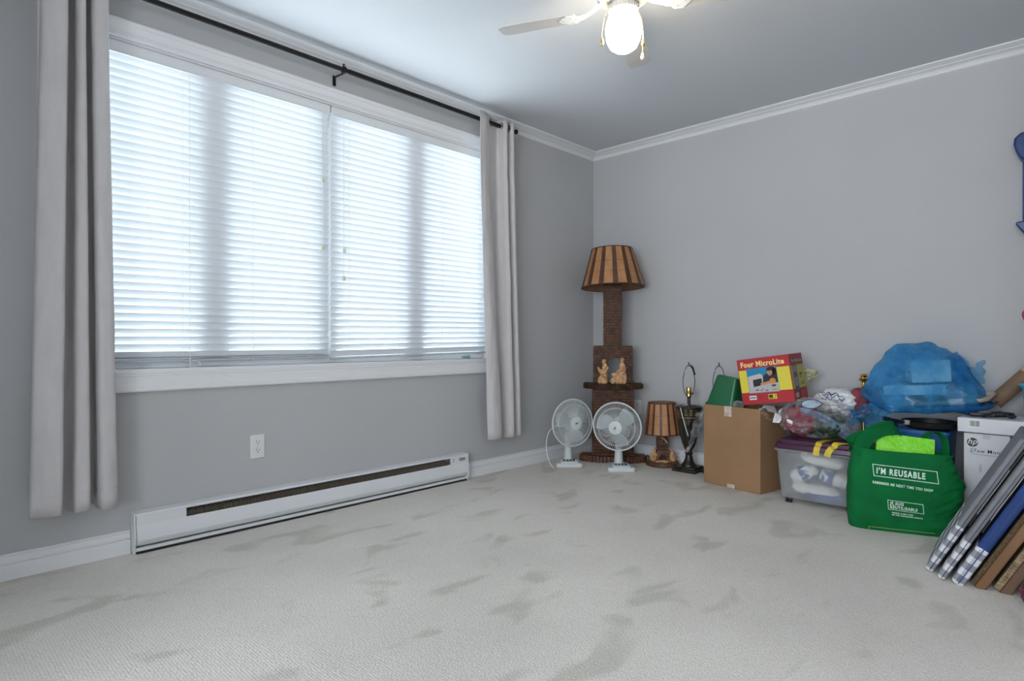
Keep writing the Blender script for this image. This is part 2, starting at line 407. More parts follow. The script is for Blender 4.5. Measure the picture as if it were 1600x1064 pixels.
struct(obj('wall_added_fill_window', bm, M_WALL))
bm = new()
for y in (SY0 - 0.035, SY1 + 0.035): box(bm, (XH + 0.009, y, (SZ0 + SZ1) / 2), (0.018, 0.07, SZ1 - SZ0 + 0.14))
for z in (SZ0 - 0.035, SZ1 + 0.035): box(bm, (XH + 0.009, (SY0 + SY1) / 2, z), (0.018, SY1 - SY0, 0.07))
for y in (SY0 + 0.03, (SY0 + SY1) / 2, SY1 - 0.03): box(bm, (XH - 0.09, y, (SZ0 + SZ1) / 2), (0.05, 0.06, SZ1 - SZ0))
struct(obj('added_fill_window', bm, M_TRIM))  # casing and bars of the added, unseen fill window

def moulding(name, prof, runs):
    """prof: (out from wall, z) outline; runs: 'left' wall span or 'right' wall span"""
    for nm, wall, a, b in runs:
        bm = new()
        if wall == 'left': prism(bm, [(-p, z) for p, z in prof], 'x', a, b)
        else: prism(bm, [(-p, z) for p, z in prof], 'y', a, b)
        struct(obj(nm, bm, M_TRIM, smooth=25))
C0 = CEIL
crown = [(0, C0), (0.085, C0), (0.085, C0 - 0.006), (0.078, C0 - 0.009), (0.070, C0 - 0.012), (0.060, C0 - 0.014), (0.050, C0 - 0.017), (0.046, C0 - 0.021),
         (0.036, C0 - 0.022), (0.026, C0 - 0.025), (0.018, C0 - 0.030), (0.013, C0 - 0.036), (0.011, C0 - 0.039), (0.008, C0 - 0.039), (0.008, C0 - 0.044), (0.004, C0 - 0.047), (0, C0 - 0.048)]
moulding('trim', crown, [('trim_1', 'left', XL, 0.0), ('trim_2', 'right', YB, 0.0)])
base = [(0, 0), (0.016, 0), (0.016, 0.055), (0.015, 0.057), (0.0085, 0.058), (0.0085, 0.061), (0.0125, 0.063), (0.0135, 0.068), (0.0125, 0.075), (0.008, 0.083), (0.006, 0.086), (0.0105, 0.0885), (0.0115, 0.092), (0.009, 0.096), (0.005, 0.097), (0, 0.097)]
moulding('baseboard', base, [('baseboard_left', 'left', XL, -3.285), ('baseboard_corner', 'left', -1.415, 0.0), ('baseboard_right', 'right', YB, 0.0)])

# ------------------------------------------------------------------ window
win = bpy.data.objects.new('window_1', None); COL.objects.link(win); struct(win)
win['label'] = 'wide four-pane window behind the white blinds'
win.location = (0, 0, 0)
def frame_sweep(bm, x0, x1, z0, z1, prof):
    rings = []
    for off, out in prof:
        rings.append([bm.verts.new(p) for p in ((x0 - off, -out, z0 - off), (x1 + off, -out, z0 - off), (x1 + off, -out, z1 + off), (x0 - off, -out, z1 + off))])
    for a, b in zip(rings, rings[1:]):
        for k in range(4): bm.faces.new((a[k], a[(k + 1) % 4], b[(k + 1) % 4], b[k]))
bm = new()
frame_sweep(bm, WX0, WX1, WZ0, WZ1, [(-0.004, 0.0), (-0.004, 0.010), (0.0, 0.012), (0.006, 0.012), (0.008, 0.009), (0.012, 0.009), (0.014, 0.012), (0.018, 0.012), (0.020, 0.016), (0.05, 0.018), (0.053, 0.022), (0.068, 0.022), (0.074, 0.017), (0.075, 0.0)])
obj('casing', bm, M_TRIM, win, smooth=20)
bm = new()
for (x0, x1, z0, z1) in ((WX0, WX0 + 0.012, WZ0, WZ1), (WX1 - 0.012, WX1, WZ0, WZ1), (WX0, WX1, WZ1 - 0.012, WZ1)):
    box(bm, ((x0 + x1) / 2, 0.072, (z0 + z1) / 2), (x1 - x0, 0.140, z1 - z0))
obj('jamb', bm, M_TRIM, win)
bm = new(); box(bm, ((WX0 + WX1) / 2, 0.062, WZ0 + 0.011), (WX1 - WX0, 0.150, 0.022)); obj('sill', bm, M_TRIM, win, bevel=0.005)
mull = [WX0 + 0.03, -2.925, -2.343, -1.757, WX1 - 0.03]; mw = [0.06, 0.14, 0.12, 0.14, 0.06]
for k, (x, w) in enumerate(zip(mull, mw)):
    bm = new(); box(bm, (x, 0.078, (WZ0 + WZ1) / 2 + 0.01), (w, 0.05, WZ1 - WZ0 - 0.03)); obj('mullion', bm, M_VINYL, win, bevel=0.004)
for z in (WZ0 + 0.05, WZ1 - 0.04):
    bm = new(); box(bm, ((WX0 + WX1) / 2, 0.078, z), (WX1 - WX0 - 0.03, 0.045, 0.055)); obj('sash_rail', bm, M_VINYL, win, bevel=0.004)
for k in range(4):
    a = mull[k] + mw[k] / 2; b = mull[k + 1] - mw[k + 1] / 2
    bm = new(); box(bm, ((a + b) / 2, 0.08, (WZ0 + WZ1) / 2), (b - a, 0.004, WZ1 - WZ0 - 0.12)); obj('pane', bm, M_GLASS, win, smooth=0)

# ------------------------------------------------------------------ blinds
PITCH = 0.0331; NS = 39
def make_blind(x0, x1, label, lift, cords, pulls, loops):
    xc = (x0 + x1) / 2; w = x1 - x0
    t = thing('window_blind', label, 'blind', (xc, 0.03, 0.775))
    zt = 2.153 - 0.775
    bm = new(); box(bm, (0, 0.0, zt - 0.02), (w, 0.038, 0.040)); obj('headrail', bm, M_VINYL, t, bevel=0.003)
    bm = new(); box(bm, (0, -0.021, zt - 0.046), (w, 0.0035, 0.012)); obj('valance_lip', bm, M_WHITE_MET, t)
    # curved slat
    bm = new(); sw = 0.036; n = 6; top = []; bot = []
    for i in range(n + 1):
        u = -sw / 2 + sw * i / n; c = 0.0028 * (1 - (2 * u / sw) ** 2)
        top.append((u, c + 0.0007)); bot.append((u, c - 0.0007))
    prism(bm, top + bot[::-1], 'x', -w / 2 + 0.004, w / 2 - 0.004)
    zs = [zt - 0.064 - k * PITCH for k in range(NS)]
    first = None
    for k, z in enumerate(zs):
        f = max(0.0, (k - (NS - 9)) / 9.0)      # the lowest slats hang a little askew
        rx = R(-62 + random.uniform(-1.2, 1.2)); ry = R(-lift * f)
        lz = 0.0
        if first is None: first = obj('slat', bm, M_SLAT, t, smooth=40, loc=(0, 0, z), rot=(rx, ry, 0))
        else: share(first, t, (random.uniform(-0.001, 0.001), 0, z + lz), (rx, ry, 0))
    zb = zs[-1] - 0.026
    bm = new(); box(bm, (0, 0, 0), (w - 0.006, 0.030, 0.011)); obj('bottom_rail', bm, M_GREYPLASTIC, t, bevel=0.004, loc=(0, 0, zb), rot=(0, R(-lift), 0))
    for k in range(2 if lift < 0.1 else 0):
        share(first, t, (0, 0, zb + 0.012 + 0.005 * k), (R(-4), 0, 0))
    for x in cords:
        for y in (-0.0195, 0.0195):
            bm = new(); cyl(bm, (x - xc, y, zt - 0.04), (x - xc, y, zb), 0.0009, seg=5); obj('ladder_cord', bm, M_CORD, t)
        bm = new(); cyl(bm, (x - xc, -0.012, zb - 0.009), (x - xc, -0.012, zb - 0.003), 0.006, seg=10); obj('cord_button', bm, M_GREYPLASTIC, t)
    for (x, z) in pulls:
        bm = new(); cyl(bm, (x - xc, -0.027, zt - 0.05), (x - xc, -0.027, z - 0.775 + 0.01), 0.0011, seg=5); pc = obj('pull_cord', bm, M_CORD, t)
        bm = new(); lathe(bm, [(0, 0.014), (0.004, 0.013), (0.006, 0.008), (0.0085, 0.0), (0.0085, -0.01), (0.006, -0.015), (0, -0.015)], 14, (x - xc, -0.027, z - 0.775)); obj('tassel', bm, M_TASSEL, pc)
    for x in loops:
        bm = new(); tube(bm, smooth_path([(x - xc, -0.026, zt - 0.05), (x - xc + 0.003, -0.027, 0.08), (x - xc, -0.035, 0.02), (x - xc + 0.03, -0.05, -0.005), (x - xc + 0.04, -0.04, 0.02), (x - xc + 0.012, -0.035, 0.03)], 6), 0.0014, 5)
        obj('lift_cord', bm, M_CORD, t)
    return t
make_blind(-3.506, -2.347, 'white slatted blind beside the left curtain, hanging level to the sill', 0.0, [-3.075, -2.76, -2.47], [(-2.396, 1.745), (-2.396, 1.39)], [-3.05])
make_blind(-2.339, -1.178, 'white slatted blind beside the right curtain, with its bottom rail lifted askew', 0.8, [-2.235, -1.90, -1.575, -1.265], [(-2.268, 1.385), (-2.272, 1.232), (-1.235, 1.81), (-1.235, 1.19)], [])
# something small lying on the sill
t = thing('marker_pen', 'pale marker pen with dark teal cap lying on window sill', 'pen', (-1.32, 0.012, WZ0 + 0.0345), R(4))
bm = new(); cyl(bm, (-0.03, 0, 0), (0.075, 0, 0), 0.012, seg=16); obj('barrel', bm, M_WPLASTIC, t)
bm = new(); cyl(bm, (-0.095, 0, 0), (-0.03, 0, 0), 0.006, 0.0125, seg=16); obj('cap', bm, M_TEAL, t)

# ------------------------------------------------------------------ curtain rod and curtains
RY, RZ = -0.10, 2.313
t = thing('curtain_rod', 'dark bronze curtain rod across the top of the window', 'curtain rod', (-2.4, RY, RZ))
bm = new(); cyl(bm, (-1.75, 0, 0), (0.1, 0, 0), 0.0120, seg=16); obj('rod', bm, M_DKMETAL, t)
bm = new(); cyl(bm, (0.1, 0, 0), (1.375, 0, 0), 0.0135, seg=16); obj('rod_sleeve', bm, M_DKMETAL, t)
bm = new(); lathe(bm, [(0, 0), (0.014, 0), (0.016, 0.004), (0.016, 0.014), (0.012, 0.02), (0, 0.02)], 16); obj('end_cap', bm, M_DKMETAL, t, loc=(1.37, 0, 0), rot=(0, R(90), 0))
for bx in (0.068, 1.33):
    bm = new(); box(bm, (0, 0.098, -0.028), (0.018, 0.004, 0.055)); tube(bm, smooth_path([(0, 0.097, -0.01), (0, 0.06, -0.012), (0, 0.02, -0.016), (0, -0.004, -0.015)], 4), 0.0045, 8)
    cyl(bm, (-0.007, 0, 0), (0.007, 0, 0), 0.0185, seg=16); b = obj('bracket', bm, M_DKMETAL, t, loc=(bx, 0, 0))
    bm = new(); cyl(bm, (0, 0, 0.012), (0, 0, 0.026), 0.004, seg=8); ball(bm, (0, 0, 0.028), 0.006, 10, 6); obj('screw', bm, M_DKMETAL, b)

def make_curtain(prof_top, prof_bot, ztop, zbot, label, grommets, nz=46):
    """pleated panel: plan outlines at the top and the foot, blended downwards"""
    cx = sum(p[0] for p in prof_top) / len(prof_top)
    t = thing('curtain', label, 'curtain', (cx, RY, zbot))
    pt = smooth_path([(x - cx, y - RY, 0) for x, y in prof_top], 8); pb = smooth_path([(x - cx, y - RY, 0) for x, y in prof_bot], 8)
    n = len(pt); H = ztop - zbot
    bm = new()
    def f(u, v):
        i = min(n - 1, int(round(u * (n - 1)))); k = min(1.0, v * 1.15)
        p = pb[i].lerp(pt[i], k)
        w = 0.004 * noise.noise(Vector((p.x * 18, v * 7, p.y * 20))) + 0.0035 * noise.noise(Vector((p.x * 40, v * 16, 3.1)))
        return Vector((p.x + w * 0.5, p.y + w, v * H + 0.006 * math.sin(u * 13) * (1 - v)))
    grid(bm, f, n, nz)
    o = obj('cloth', bm, M_CURTAIN, t, smooth=80)
    s = o.modifiers.new('thickness', 'SOLIDIFY'); s.thickness = 0.0025; s.offset = 0
    # hem seam
    bm = new(); zz = 0.075
    for sgn in (-1,):
        pts = []
        for i in range(n):
            p = pb[i].lerp(pt[i], zz / H); nn = Vector((0, -1, 0))
            a = pb[max(i - 1, 0)]; b = pb[min(i + 1, n - 1)]; d = (b - a).normalized(); nn = Vector((d.y, -d.x, 0))
            q = f(i / (n - 1), zz / H); pts.append(q + nn * 0.0016)
        tube(bm, pts, 0.0009, 4)
    obj('hem_seam', bm, M_CURTAIN, t)
    for (x, y, yaw) in grommets:
        bm = new(); m = 20
        tube(bm, [(0, 0.022 * math.cos(2 * PI * k / m), 0.022 * math.sin(2 * PI * k / m)) for k in range(m)], 0.004, 8, True)
        obj('grommet', bm, M_DKMETAL, t, loc=(x - cx, y - RY, RZ - zbot), rot=(0, 0, R(yaw)))
    return t
lt = [(-3.60, -0.10), (-3.595, -0.135), (-3.55, -0.148), (-3.523, -0.142), (-3.518, -0.08), (-3.505, -0.055), (-3.492, -0.08), (-3.488, -0.138), (-3.466, -0.142), (-3.463, -0.08), (-3.452, -0.06), (-3.442, -0.08), (-3.437, -0.135), (-3.405, -0.142), (-3.39, -0.13), (-3.385, -0.1)]
lb = [(-3.632, -0.09), (-3.628, -0.13), (-3.58, -0.155), (-3.542, -0.15), (-3.536, -0.075), (-3.515, -0.055), (-3.497, -0.085), (-3.492, -0.13), (-3.452, -0.135), (-3.447, -0.06), (-3.432, -0.045), (-3.418, -0.06), (-3.413, -0.13), (-3.385, -0.14), (-3.358, -0.125), (-3.352, -0.09)]
make_curtain(lt, lb, 2.352, 0.238, 'grey pleated curtain hanging beside the level blind, over bare baseboard', [])
rt = [(-1.39, -0.14), (-1.345, -0.135), (-1.30, -0.118), (-1.255, -0.10), (-1.21, -0.085), (-1.185, -0.08), (-1.172, -0.095), (-1.165, -0.13), (-1.15, -0.142), (-1.136, -0.13), (-1.13, -0.085), (-1.118, -0.068), (-1.105, -0.085), (-1.098, -0.13), (-1.082, -0.14), (-1.06, -0.12)]
rb = [(-1.30, -0.115), (-1.265, -0.155), (-1.205, -0.15), (-1.165, -0.11), (-1.15, -0.065), (-1.132, -0.06), (-1.12, -0.09), (-1.105, -0.135), (-1.075, -0.14), (-1.06, -0.10), (-1.05, -0.06), (-1.035, -0.06), (-1.025, -0.09), (-1.012, -0.12), (-0.99, -0.12), (-0.98, -0.08)]
make_curtain(rt, rb, 2.352, 0.247, 'grey pleated curtain on the rod end beside the corner with the wooden lamp', [(-1.265, -0.104, -68), (-1.168, -0.10, 0), (-1.101, -0.10, 0)])

# ------------------------------------------------------------------ baseboard heater
HX0, HX1 = -3.28, -1.42; HL = HX1 - HX0
t = thing('electric_heater', 'long white electric heater along the wall under the window', 'heater', ((HX0 + HX1) / 2, 0, 0))
h = HL / 2
bm = new(); box(bm, (0, -0.004, 0.09), (HL - 0.004, 0.006, 0.15)); obj('back_plate', bm, M_WHITE_MET, t)
bm = new(); prism(bm, [(-0.002, 0.165), (-0.002, 0.172), (-0.052, 0.168), (-0.055, 0.164), (-0.055, 0.158), (-0.052, 0.158), (-0.05, 0.162)], 'x', -h, h); obj('top_cover', bm, M_WHITE_MET, t, smooth=20)
bm = new(); prism(bm, [(-0.050, 0.118), (-0.053, 0.119), (-0.066, 0.075), (-0.068, 0.058), (-0.066, 0.052), (-0.052, 0.034), (-0.049, 0.034), (-0.061, 0.054), (-0.063, 0.072)], 'x', -h + 0.006, h - 0.006); obj('front_cover', bm, M_WHITE_MET, t, smooth=20)
for a, b in ((-h + 0.006, -h + 0.20), (h - 0.14, h - 0.006)):
    bm = new(); prism(bm, [(-0.049, 0.116), (-0.049, 0.160), (-0.053, 0.160), (-0.053, 0.116)], 'x', a, b); pl = obj('end_panel', bm, M_WHITE_MET, t)
    if a > 0:
        bm = new()
        for zz in (0.146, 0.136): box(bm, (a + 0.095, -0.0535, zz), (0.05, 0.001, 0.0045))
        for zz in (0.147, 0.134): box(bm, (a + 0.022, -0.0535, zz), (0.007, 0.001, 0.0045))
        obj('slot', bm, M_BLACK, pl)
bm = new(); prism(bm, [(-0.006, 0.012), (-0.006, 0.018), (-0.05, 0.026), (-0.056, 0.024), (-0.056, 0.012)], 'x', -h + 0.004, h - 0.004); obj('bottom_rail', bm, M_WHITE_MET, t, smooth=20)
for s in (-1, 1):
    bm = new(); prism(bm, [(-0.001, 0.003), (-0.058, 0.003), (-0.058, 0.028), (-0.069, 0.052), (-0.070, 0.076), (-0.057, 0.125), (-0.057, 0.170), (-0.001, 0.174)], 'x', s * h - 0.003, s * h + 0.003); obj('end_cap', bm, M_WHITE_MET, t)
bm = new(); box(bm, (0, -0.024, 0.10), (HL - 0.3, 0.028, 0.075)); e = obj('heating_element', bm, M_DKGRILLE, t)
bm = new()
for k in range(150): box(bm, (-h + 0.17 + k * (HL - 0.34) / 149, -0.030, 0.113), (0.0016, 0.034, 0.07))
stuff(obj('fin', bm, M_DKGRILLE, e))
bm = new(); box(bm, (0, -0.03, 0.006), (HL - 0.02, 0.05, 0.011)); obj('toe_gap_shade', bm, M_BLACK, t)  # black block standing in for the shade beneath the heater

# ------------------------------------------------------------------ wall outlets
def outlet(loc, rotz, label):
    t = thing('wall_outlet', label, 'outlet', loc, rotz)
    bm = new(); box(bm, (0, -0.003, 0), (0.070, 0.006, 0.114)); obj('cover_plate', bm, M_WPLASTIC, t, bevel=0.0025)
    for z in (0.02, -0.02):
        bm = new(); cyl(bm, (0, -0.004, 0), (0, -0.0085, 0), 0.0165, seg=24)
        for v in bm.verts: v.co.z = max(-0.0135, min(0.0135, v.co.z))
        r = obj('socket', bm, M_WPLASTIC, t, loc=(0, 0, z))
        for x, hh in ((-0.0065, 0.0085), (0.0065, 0.007)):
            bm = new(); box(bm, (x, -0.0087, 0.004), (0.0024, 0.0008, hh)); obj('slot', bm, M_BLACK, r)
        bm = new(); cyl(bm, (0, -0.0083, -0.007), (0, -0.0091, -0.007), 0.0026, seg=10); obj('ground_hole', bm, M_BLACK, r)
    bm = new(); cyl(bm, (0, -0.006, 0), (0, -0.0072, 0), 0.003, seg=12); obj('screw', bm, M_GREYPLASTIC, t)
outlet((-2.745, 0, 0.379), 0, 'white duplex wall outlet between the window and the heater')
outlet((0, -0.418, 0.379), R(-90), 'white duplex wall outlet beside the tall wooden lamp')

# ------------------------------------------------------------------ ceiling fan
FX, FY = -1.88, -1.53
t = thing('ceiling_fan', 'white four-blade ceiling fan with a lit globe', 'ceiling fan', (FX, FY, CEIL))
bm = new(); lathe(bm, [(0, 0), (0.085, 0), (0.085, -0.015), (0.11, -0.03), (0.115, -0.06), (0.105, -0.085), (0.06, -0.098), (0, -0.098)], 40); obj('motor_housing', bm, M_BLADEW, t)
bm = new(); lathe(bm, [(0.045, -0.098), (0.05, -0.115), (0.058, -0.118), (0.058, -0.138), (0.05, -0.14), (0, -0.14)], 40); col_ = obj('light_fitter', bm, M_BLADEW, t)
bm = new()
for k in range(28):
    a = 2 * PI * k / 28; box(bm, (0.059 * math.cos(a), 0.059 * math.sin(a), -0.128), (0.004, 0.006, 0.02), (0, 0, a))
stuff(obj('collar_ribs', bm, M_BLADEW, col_))
m = bpy.data.materials.new('lit_globe'); T_, N_, L_ = nt(m); N_.remove(N_['Principled BSDF']); em = N_.new('ShaderNodeEmission')
em.inputs[0].default_value = (1.0, 0.86, 0.66, 1); em.inputs[1].default_value = 20.0; L_.new(em.outputs[0], N_['Material Output'].inputs['Surface'])
bm = new(); lathe(bm, [(0.046, -0.134), (0.052, -0.15), (0.064, -0.168), (0.072, -0.195), (0.0735, -0.222), (0.069, -0.256), (0.056, -0.284), (0.034, -0.300), (0.0, -0.305)], 40); obj('globe', bm, m, t, smooth=80)
for k in range(4):
    a = R(24.5 + 90 * k)
    bm = new()
    out = []
    for (r, w) in ((0.20, 0.042), (0.215, 0.050), (0.36, 0.053), (0.50, 0.056), (0.53, 0.051), (0.543, 0.036)): out.append((r, w))
    poly = [(r, w) for r, w in out] + [(r, -w) for r, w in out[::-1]]
    prism(bm, poly, 'z', -0.003, 0.003)
    bl = obj('blade', bm, M_BLADEW, t, smooth=30, loc=(0, 0, -0.128), rot=(R(-9), 0, a))
    bm = new(); ribbon(bm, smooth_path([(0.09, 0, 0.035), (0.13, 0, 0.012), (0.17, 0, -0.003), (0.20, 0, -0.006)], 4), (0, 1, 0), [0.03] * 4 + [0.026] * 4 + [0.04] * 4 + [0.05], 0.006)
    prism(bm, [(0.185, 0.012), (0.2, 0.042), (0.235, 0.046), (0.262, 0.018), (0.275, 0.0), (0.262, -0.018), (0.235, -0.046), (0.2, -0.042), (0.185, -0.012)], 'z', -0.008, -0.003)
    obj('blade_iron', bm, M_WHITE_MET, bl)
    bm = new()
    for x, y in ((0.215, 0.025), (0.215, -0.025), (0.25, 0.0)): cyl(bm, (x, y, -0.010), (x, y, -0.007), 0.004, seg=8)
    obj('screws', bm, M_GREYPLASTIC, bl)
for (ax, ay, z1, mm) in ((-0.052, 0.062, -0.262, M_BRASS), (0.052, -0.038, -0.262, M_BRASS), (0.055, -0.034, -0.315, M_WPLASTIC)):
    bm = new(); r = math.hypot(ax, ay); ux, uy = ax / r, ay / r
    tube(bm, smooth_path([(ax * 0.6, ay * 0.6, -0.105), (ux * 0.075, uy * 0.075, -0.15), (ux * 0.087, uy * 0.087, -0.22), (ux * 0.087, uy * 0.087, z1 + 0.015)], 5), 0.0012, 6); pc = obj('pull_chain', bm, M_BRASS, t)
    bm = new(); lathe(bm, [(0, 0.02), (0.004, 0.017), (0.008, 0.0), (0.008, -0.006), (0.004, -0.012), (0, -0.012)], 14, (ux * 0.087, uy * 0.087, z1)); obj('chain_pendant', bm, mm, pc)
for a in (2.2, 5.6):
    bm = new(); ball(bm, (0.062 * math.cos(a), 0.062 * math.sin(a), -0.108), 0.007, 12, 8); obj('set_screw', bm, M_BRASS, t)

# ================================================================== WOODEN LAMPS
def lampshade(parent, z0, z1, r0, r1, n, dark_frac, tilt=(0, 0, 0), phase=0.0):
    sh = bpy.data.objects.new('lamp_shade', None)
    # the lining carries the panels
    bm = new(); ns = 48
    lathe(bm, [(r0 - 0.004, 0), (r1 - 0.004, z1 - z0), (r1 - 0.006, z1 - z0), (r0 - 0.006, 0), (r0 - 0.004, 0)], ns)
    sh = obj('lamp_shade', bm, M_SHADE_IN, parent, loc=(0, 0, z0), rot=tilt)
    H = z1 - z0
    def panel(a0, a1, dr, nm, m, ext=0.0):
        bm = new(); k = 4; rows = []
        def pt(a, r, z): return bm.verts.new((r * math.cos(a), r * math.sin(a), z))
        F = [[pt(a0 + (a1 - a0) * i / k, r0 + dr, -ext) for i in range(k + 1)], [pt(a0 + (a1 - a0) * i / k, r1 + dr, H + ext) for i in range(k + 1)]]
        Bk = [[pt(a0 + (a1 - a0) * i / k, r0 - 0.003, -ext) for i in range(k + 1)], [pt(a0 + (a1 - a0) * i / k, r1 - 0.003, H + ext) for i in range(k + 1)]]
        for i in range(k):
            bm.faces.new((F[0][i], F[0][i + 1], F[1][i + 1], F[1][i])); bm.faces.new((Bk[0][i + 1], Bk[0][i], Bk[1][i], Bk[1][i + 1]))
            bm.faces.new((F[0][i + 1], F[0][i], Bk[0][i], Bk[0][i + 1])); bm.faces.new((F[1][i], F[1][i + 1], Bk[1][i + 1], Bk[1][i]))
        bm.faces.new((F[0][0], F[1][0], Bk[1][0], Bk[0][0])); bm.faces.new((F[0][k], Bk[0][k], Bk[1][k], F[1][k]))
        obj(nm, bm, m, sh, smooth=25)
    st = 2 * PI / n
    for k in range(n):
        a = phase + k * st
        panel(a, a + st * (1 - dark_frac), 0.0, 'veneer_panel', M_SHADE_T)
        panel(a + st * (1 - dark_frac), a + st, 0.003, 'dark_strip', M_SHADE_D, 0.0)
    for (r, z) in ((r0 + 0.001, 0.0), (r1 + 0.001, H)):
        bm = new(); tube(bm, [(r * math.cos(2 * PI * k / 48), r * math.sin(2 * PI * k / 48), z) for k in range(48)], 0.0035, 6, True)
        obj('rim', bm, M_SHADE_D, sh)
    bm = new()   # stitching lines round the veneer
    for v in (0.34, 0.62):
        r = r0 + (r1 - r0) * v + 0.0005
        tube(bm, [(r * math.cos(2 * PI * k / 48), r * math.sin(2 * PI * k / 48), H * v) for k in range(48)], 0.0009, 4, True)
    obj('stitch_line', bm, M_SHADE_D, sh)
    return sh
def brick_skin(bm, w, d, z0, z1, pitch, bw, xc=0.0, skip=None, sides=True):
    """rows of little carved bricks proud of a block"""
    z = z0; row = 0
    while z + pitch * 0.5 < z1:
        off = (row % 2) * bw / 2
        x = -w / 2 - off
        while x < w / 2 - 0.002:
            a = max(x, -w / 2); b = min(x + bw, w / 2)
            if b - a > 0.006 and not (skip and skip((a + b) / 2 + xc, z + pitch / 2)):
                pr = random.uniform(0.003, 0.010)
                box(bm, (xc + (a + b) / 2, -d / 2 - pr / 2, z + pitch * 0.46), (b - a - 0.003, pr + 0.004, pitch * random.uniform(0.58, 0.74)), (random.uniform(-0.06, 0.06), 0, random.uniform(-0.03, 0.03)))
            x += bw
        if sides:
            for s in (-1, 1):
                y = -d / 2
                while y < d / 2 - 0.01:
                    b = min(y + bw, d / 2); pr = random.uniform(0.001, 0.004)
                    box(bm, (xc + s * (w / 2 + pr / 2), (y + b) / 2, z + pitch * 0.46), (pr + 0.004, b - y - 0.003, pitch * 0.78)); y += bw
        z += pitch; row += 1
def figurine(parent, parts, loc, rotz, m=None):
    """small carved figure: overlapping lumps fused into one continuous carving"""
    bm = new()
    for c, r, e in parts:
        bmesh.ops.create_uvsphere(bm, u_segments=16, v_segments=10, radius=1.0, matrix=Matrix.Translation(c) @ Euler(e).to_matrix().to_4x4() @ Matrix.Diagonal((*r, 1)))
    o = obj('carved_figure', bm, m or M_CARVED, parent, smooth=60, loc=loc, rot=(0, 0, rotz))
    md = o.modifiers.new('fuse', 'REMESH'); md.mode = 'VOXEL'; md.voxel_size = 0.0035; md.use_smooth_shade = True
    return o

# tall lamp carved as a brick fireplace
t = thing('fireplace_lamp', 'tall wooden lamp carved like a brick chimney, striped veneer shade, standing in the corner', 'lamp', (-0.252, -0.363, 0), R(-55.6))
bm = new(); pl = []
for k in range(25):
    a = PI + PI * k / 24; pl.append((0.235 * math.cos(a), 0.10 * math.sin(a) - 0.01))
prism(bm, pl + [(0.235, 0.07), (-0.235, 0.07)], 'z', 0.0, 0.044); bs = obj('plinth', bm, M_BARK, t, bevel=0.004)
bm = new()
for k in range(27):
    a = PI + PI * (k + 0.5) / 27; x = 0.238 * math.cos(a); y = 0.104 * math.sin(a) - 0.01
    box(bm, (x, y, 0.024), (0.021, 0.018, 0.046 + random.uniform(-0.004, 0.004)), (0, 0, math.atan2(0.104 * math.cos(a), -0.238 * math.sin(a))))
stuff(obj('edge_blocks', bm, M_BARK, bs, bevel=0.003))
bm = new(); box(bm, (0, 0.0, 0.288), (0.295, 0.11, 0.492)); bd = obj('hearth_body', bm, M_MANTEL, t)
bm = new(); brick_skin(bm, 0.295, 0.11, 0.046, 0.53, 0.022, 0.07); stuff(obj('body_bricks', bm, M_BRICKW, bd))
bm = new(); pl = []
for k in range(25):
    a = PI + PI * k / 24; pl.append((0.213 * math.cos(a), 0.085 * math.sin(a) - 0.03))
prism(bm, pl + [(0.213, 0.058), (-0.213, 0.058)], 'z', 0.536, 0.576); mt = obj('mantel', bm, M_MANTEL, t, bevel=0.003)
bm = new()
for k in range(60):
    a = PI + PI * (k + 0.5) / 60
    cyl(bm, (0.2135 * math.cos(a), 0.0855 * math.sin(a) - 0.03, 0.539), (0.2135 * math.cos(a), 0.0855 * math.sin(a) - 0.03, 0.573), 0.0042, seg=6)
stuff(obj('mantel_reeding', bm, M_MANTEL, mt))
# fire chamber with an arched opening right through
fx0, fx1 = -0.035, 0.085; fc = 0.022; fr = 0.063
poly = [(-0.14, 0.577), (-0.14, 0.852), (0.14, 0.852), (0.14, 0.62), (0.158, 0.577), (fc + fr, 0.577), (fc + fr, 0.70)]
for k in range(1, 12):
    a = PI * k / 12; poly.append((fc + fr * math.cos(a), 0.70 + fr * 1.05 * math.sin(a)))
poly += [(fc - fr, 0.70), (fc - fr, 0.577)]
bm = new(); prism(bm, poly, 'y', -0.045, 0.045); fbx = obj('fire_chamber', bm, M_MANTEL, t, smooth=35)
def skip_arch(x, z):
    if abs(x - fc) < fr + 0.012 and z < 0.70: return True
    return (x - fc) ** 2 + (z - 0.70) ** 2 < (fr + 0.010) ** 2
bm = new(); brick_skin(bm, 0.28, 0.09, 0.58, 0.848, 0.0205, 0.036, skip=skip_arch); stuff(obj('chamber_bricks', bm, M_BRICKW, fbx))
bm = new()
for k in range(11):
    a = PI * (k + 0.5) / 11; rr = fr + 0.014
    box(bm, (fc + rr * math.cos(a), -0.049, 0.70 + rr * math.sin(a)), (0.026, 0.012, 0.0165), (0, -a, 0))
stuff(obj('arch_bricks', bm, M_BRICKW, fbx))
bm = new(); box(bm, (-0.002, 0.0, 1.085), (0.126, 0.085, 0.466)); ch = obj('chimney', bm, M_MANTEL, t)
bm = new(); brick_skin(bm, 0.126, 0.085, 0.853, 1.312, 0.0212, 0.034, xc=-0.002); stuff(obj('chimney_bricks', bm, M_BRICKW, ch))
bm = new(); cyl(bm, (0, 0, 1.318), (0, 0, 1.36), 0.016, seg=16); cyl(bm, (0, 0, 1.36), (0, 0, 1.42), 0.02, seg=16); obj('bulb_socket', bm, M_BRASS, t)
bm = new(); ball(bm, (0, 0, 1.455), (0.03, 0.03, 0.04), 16, 10); obj('light_bulb', bm, M_WPLASTIC, t)
bm = new()
for a in (0, 2.09, 4.19): tube(bm, [(0, 0, 1.42), (0.146 * math.cos(a), 0.146 * math.sin(a), 1.556)], 0.002, 6)
obj('shade_spider', bm, M_BRASS, t)
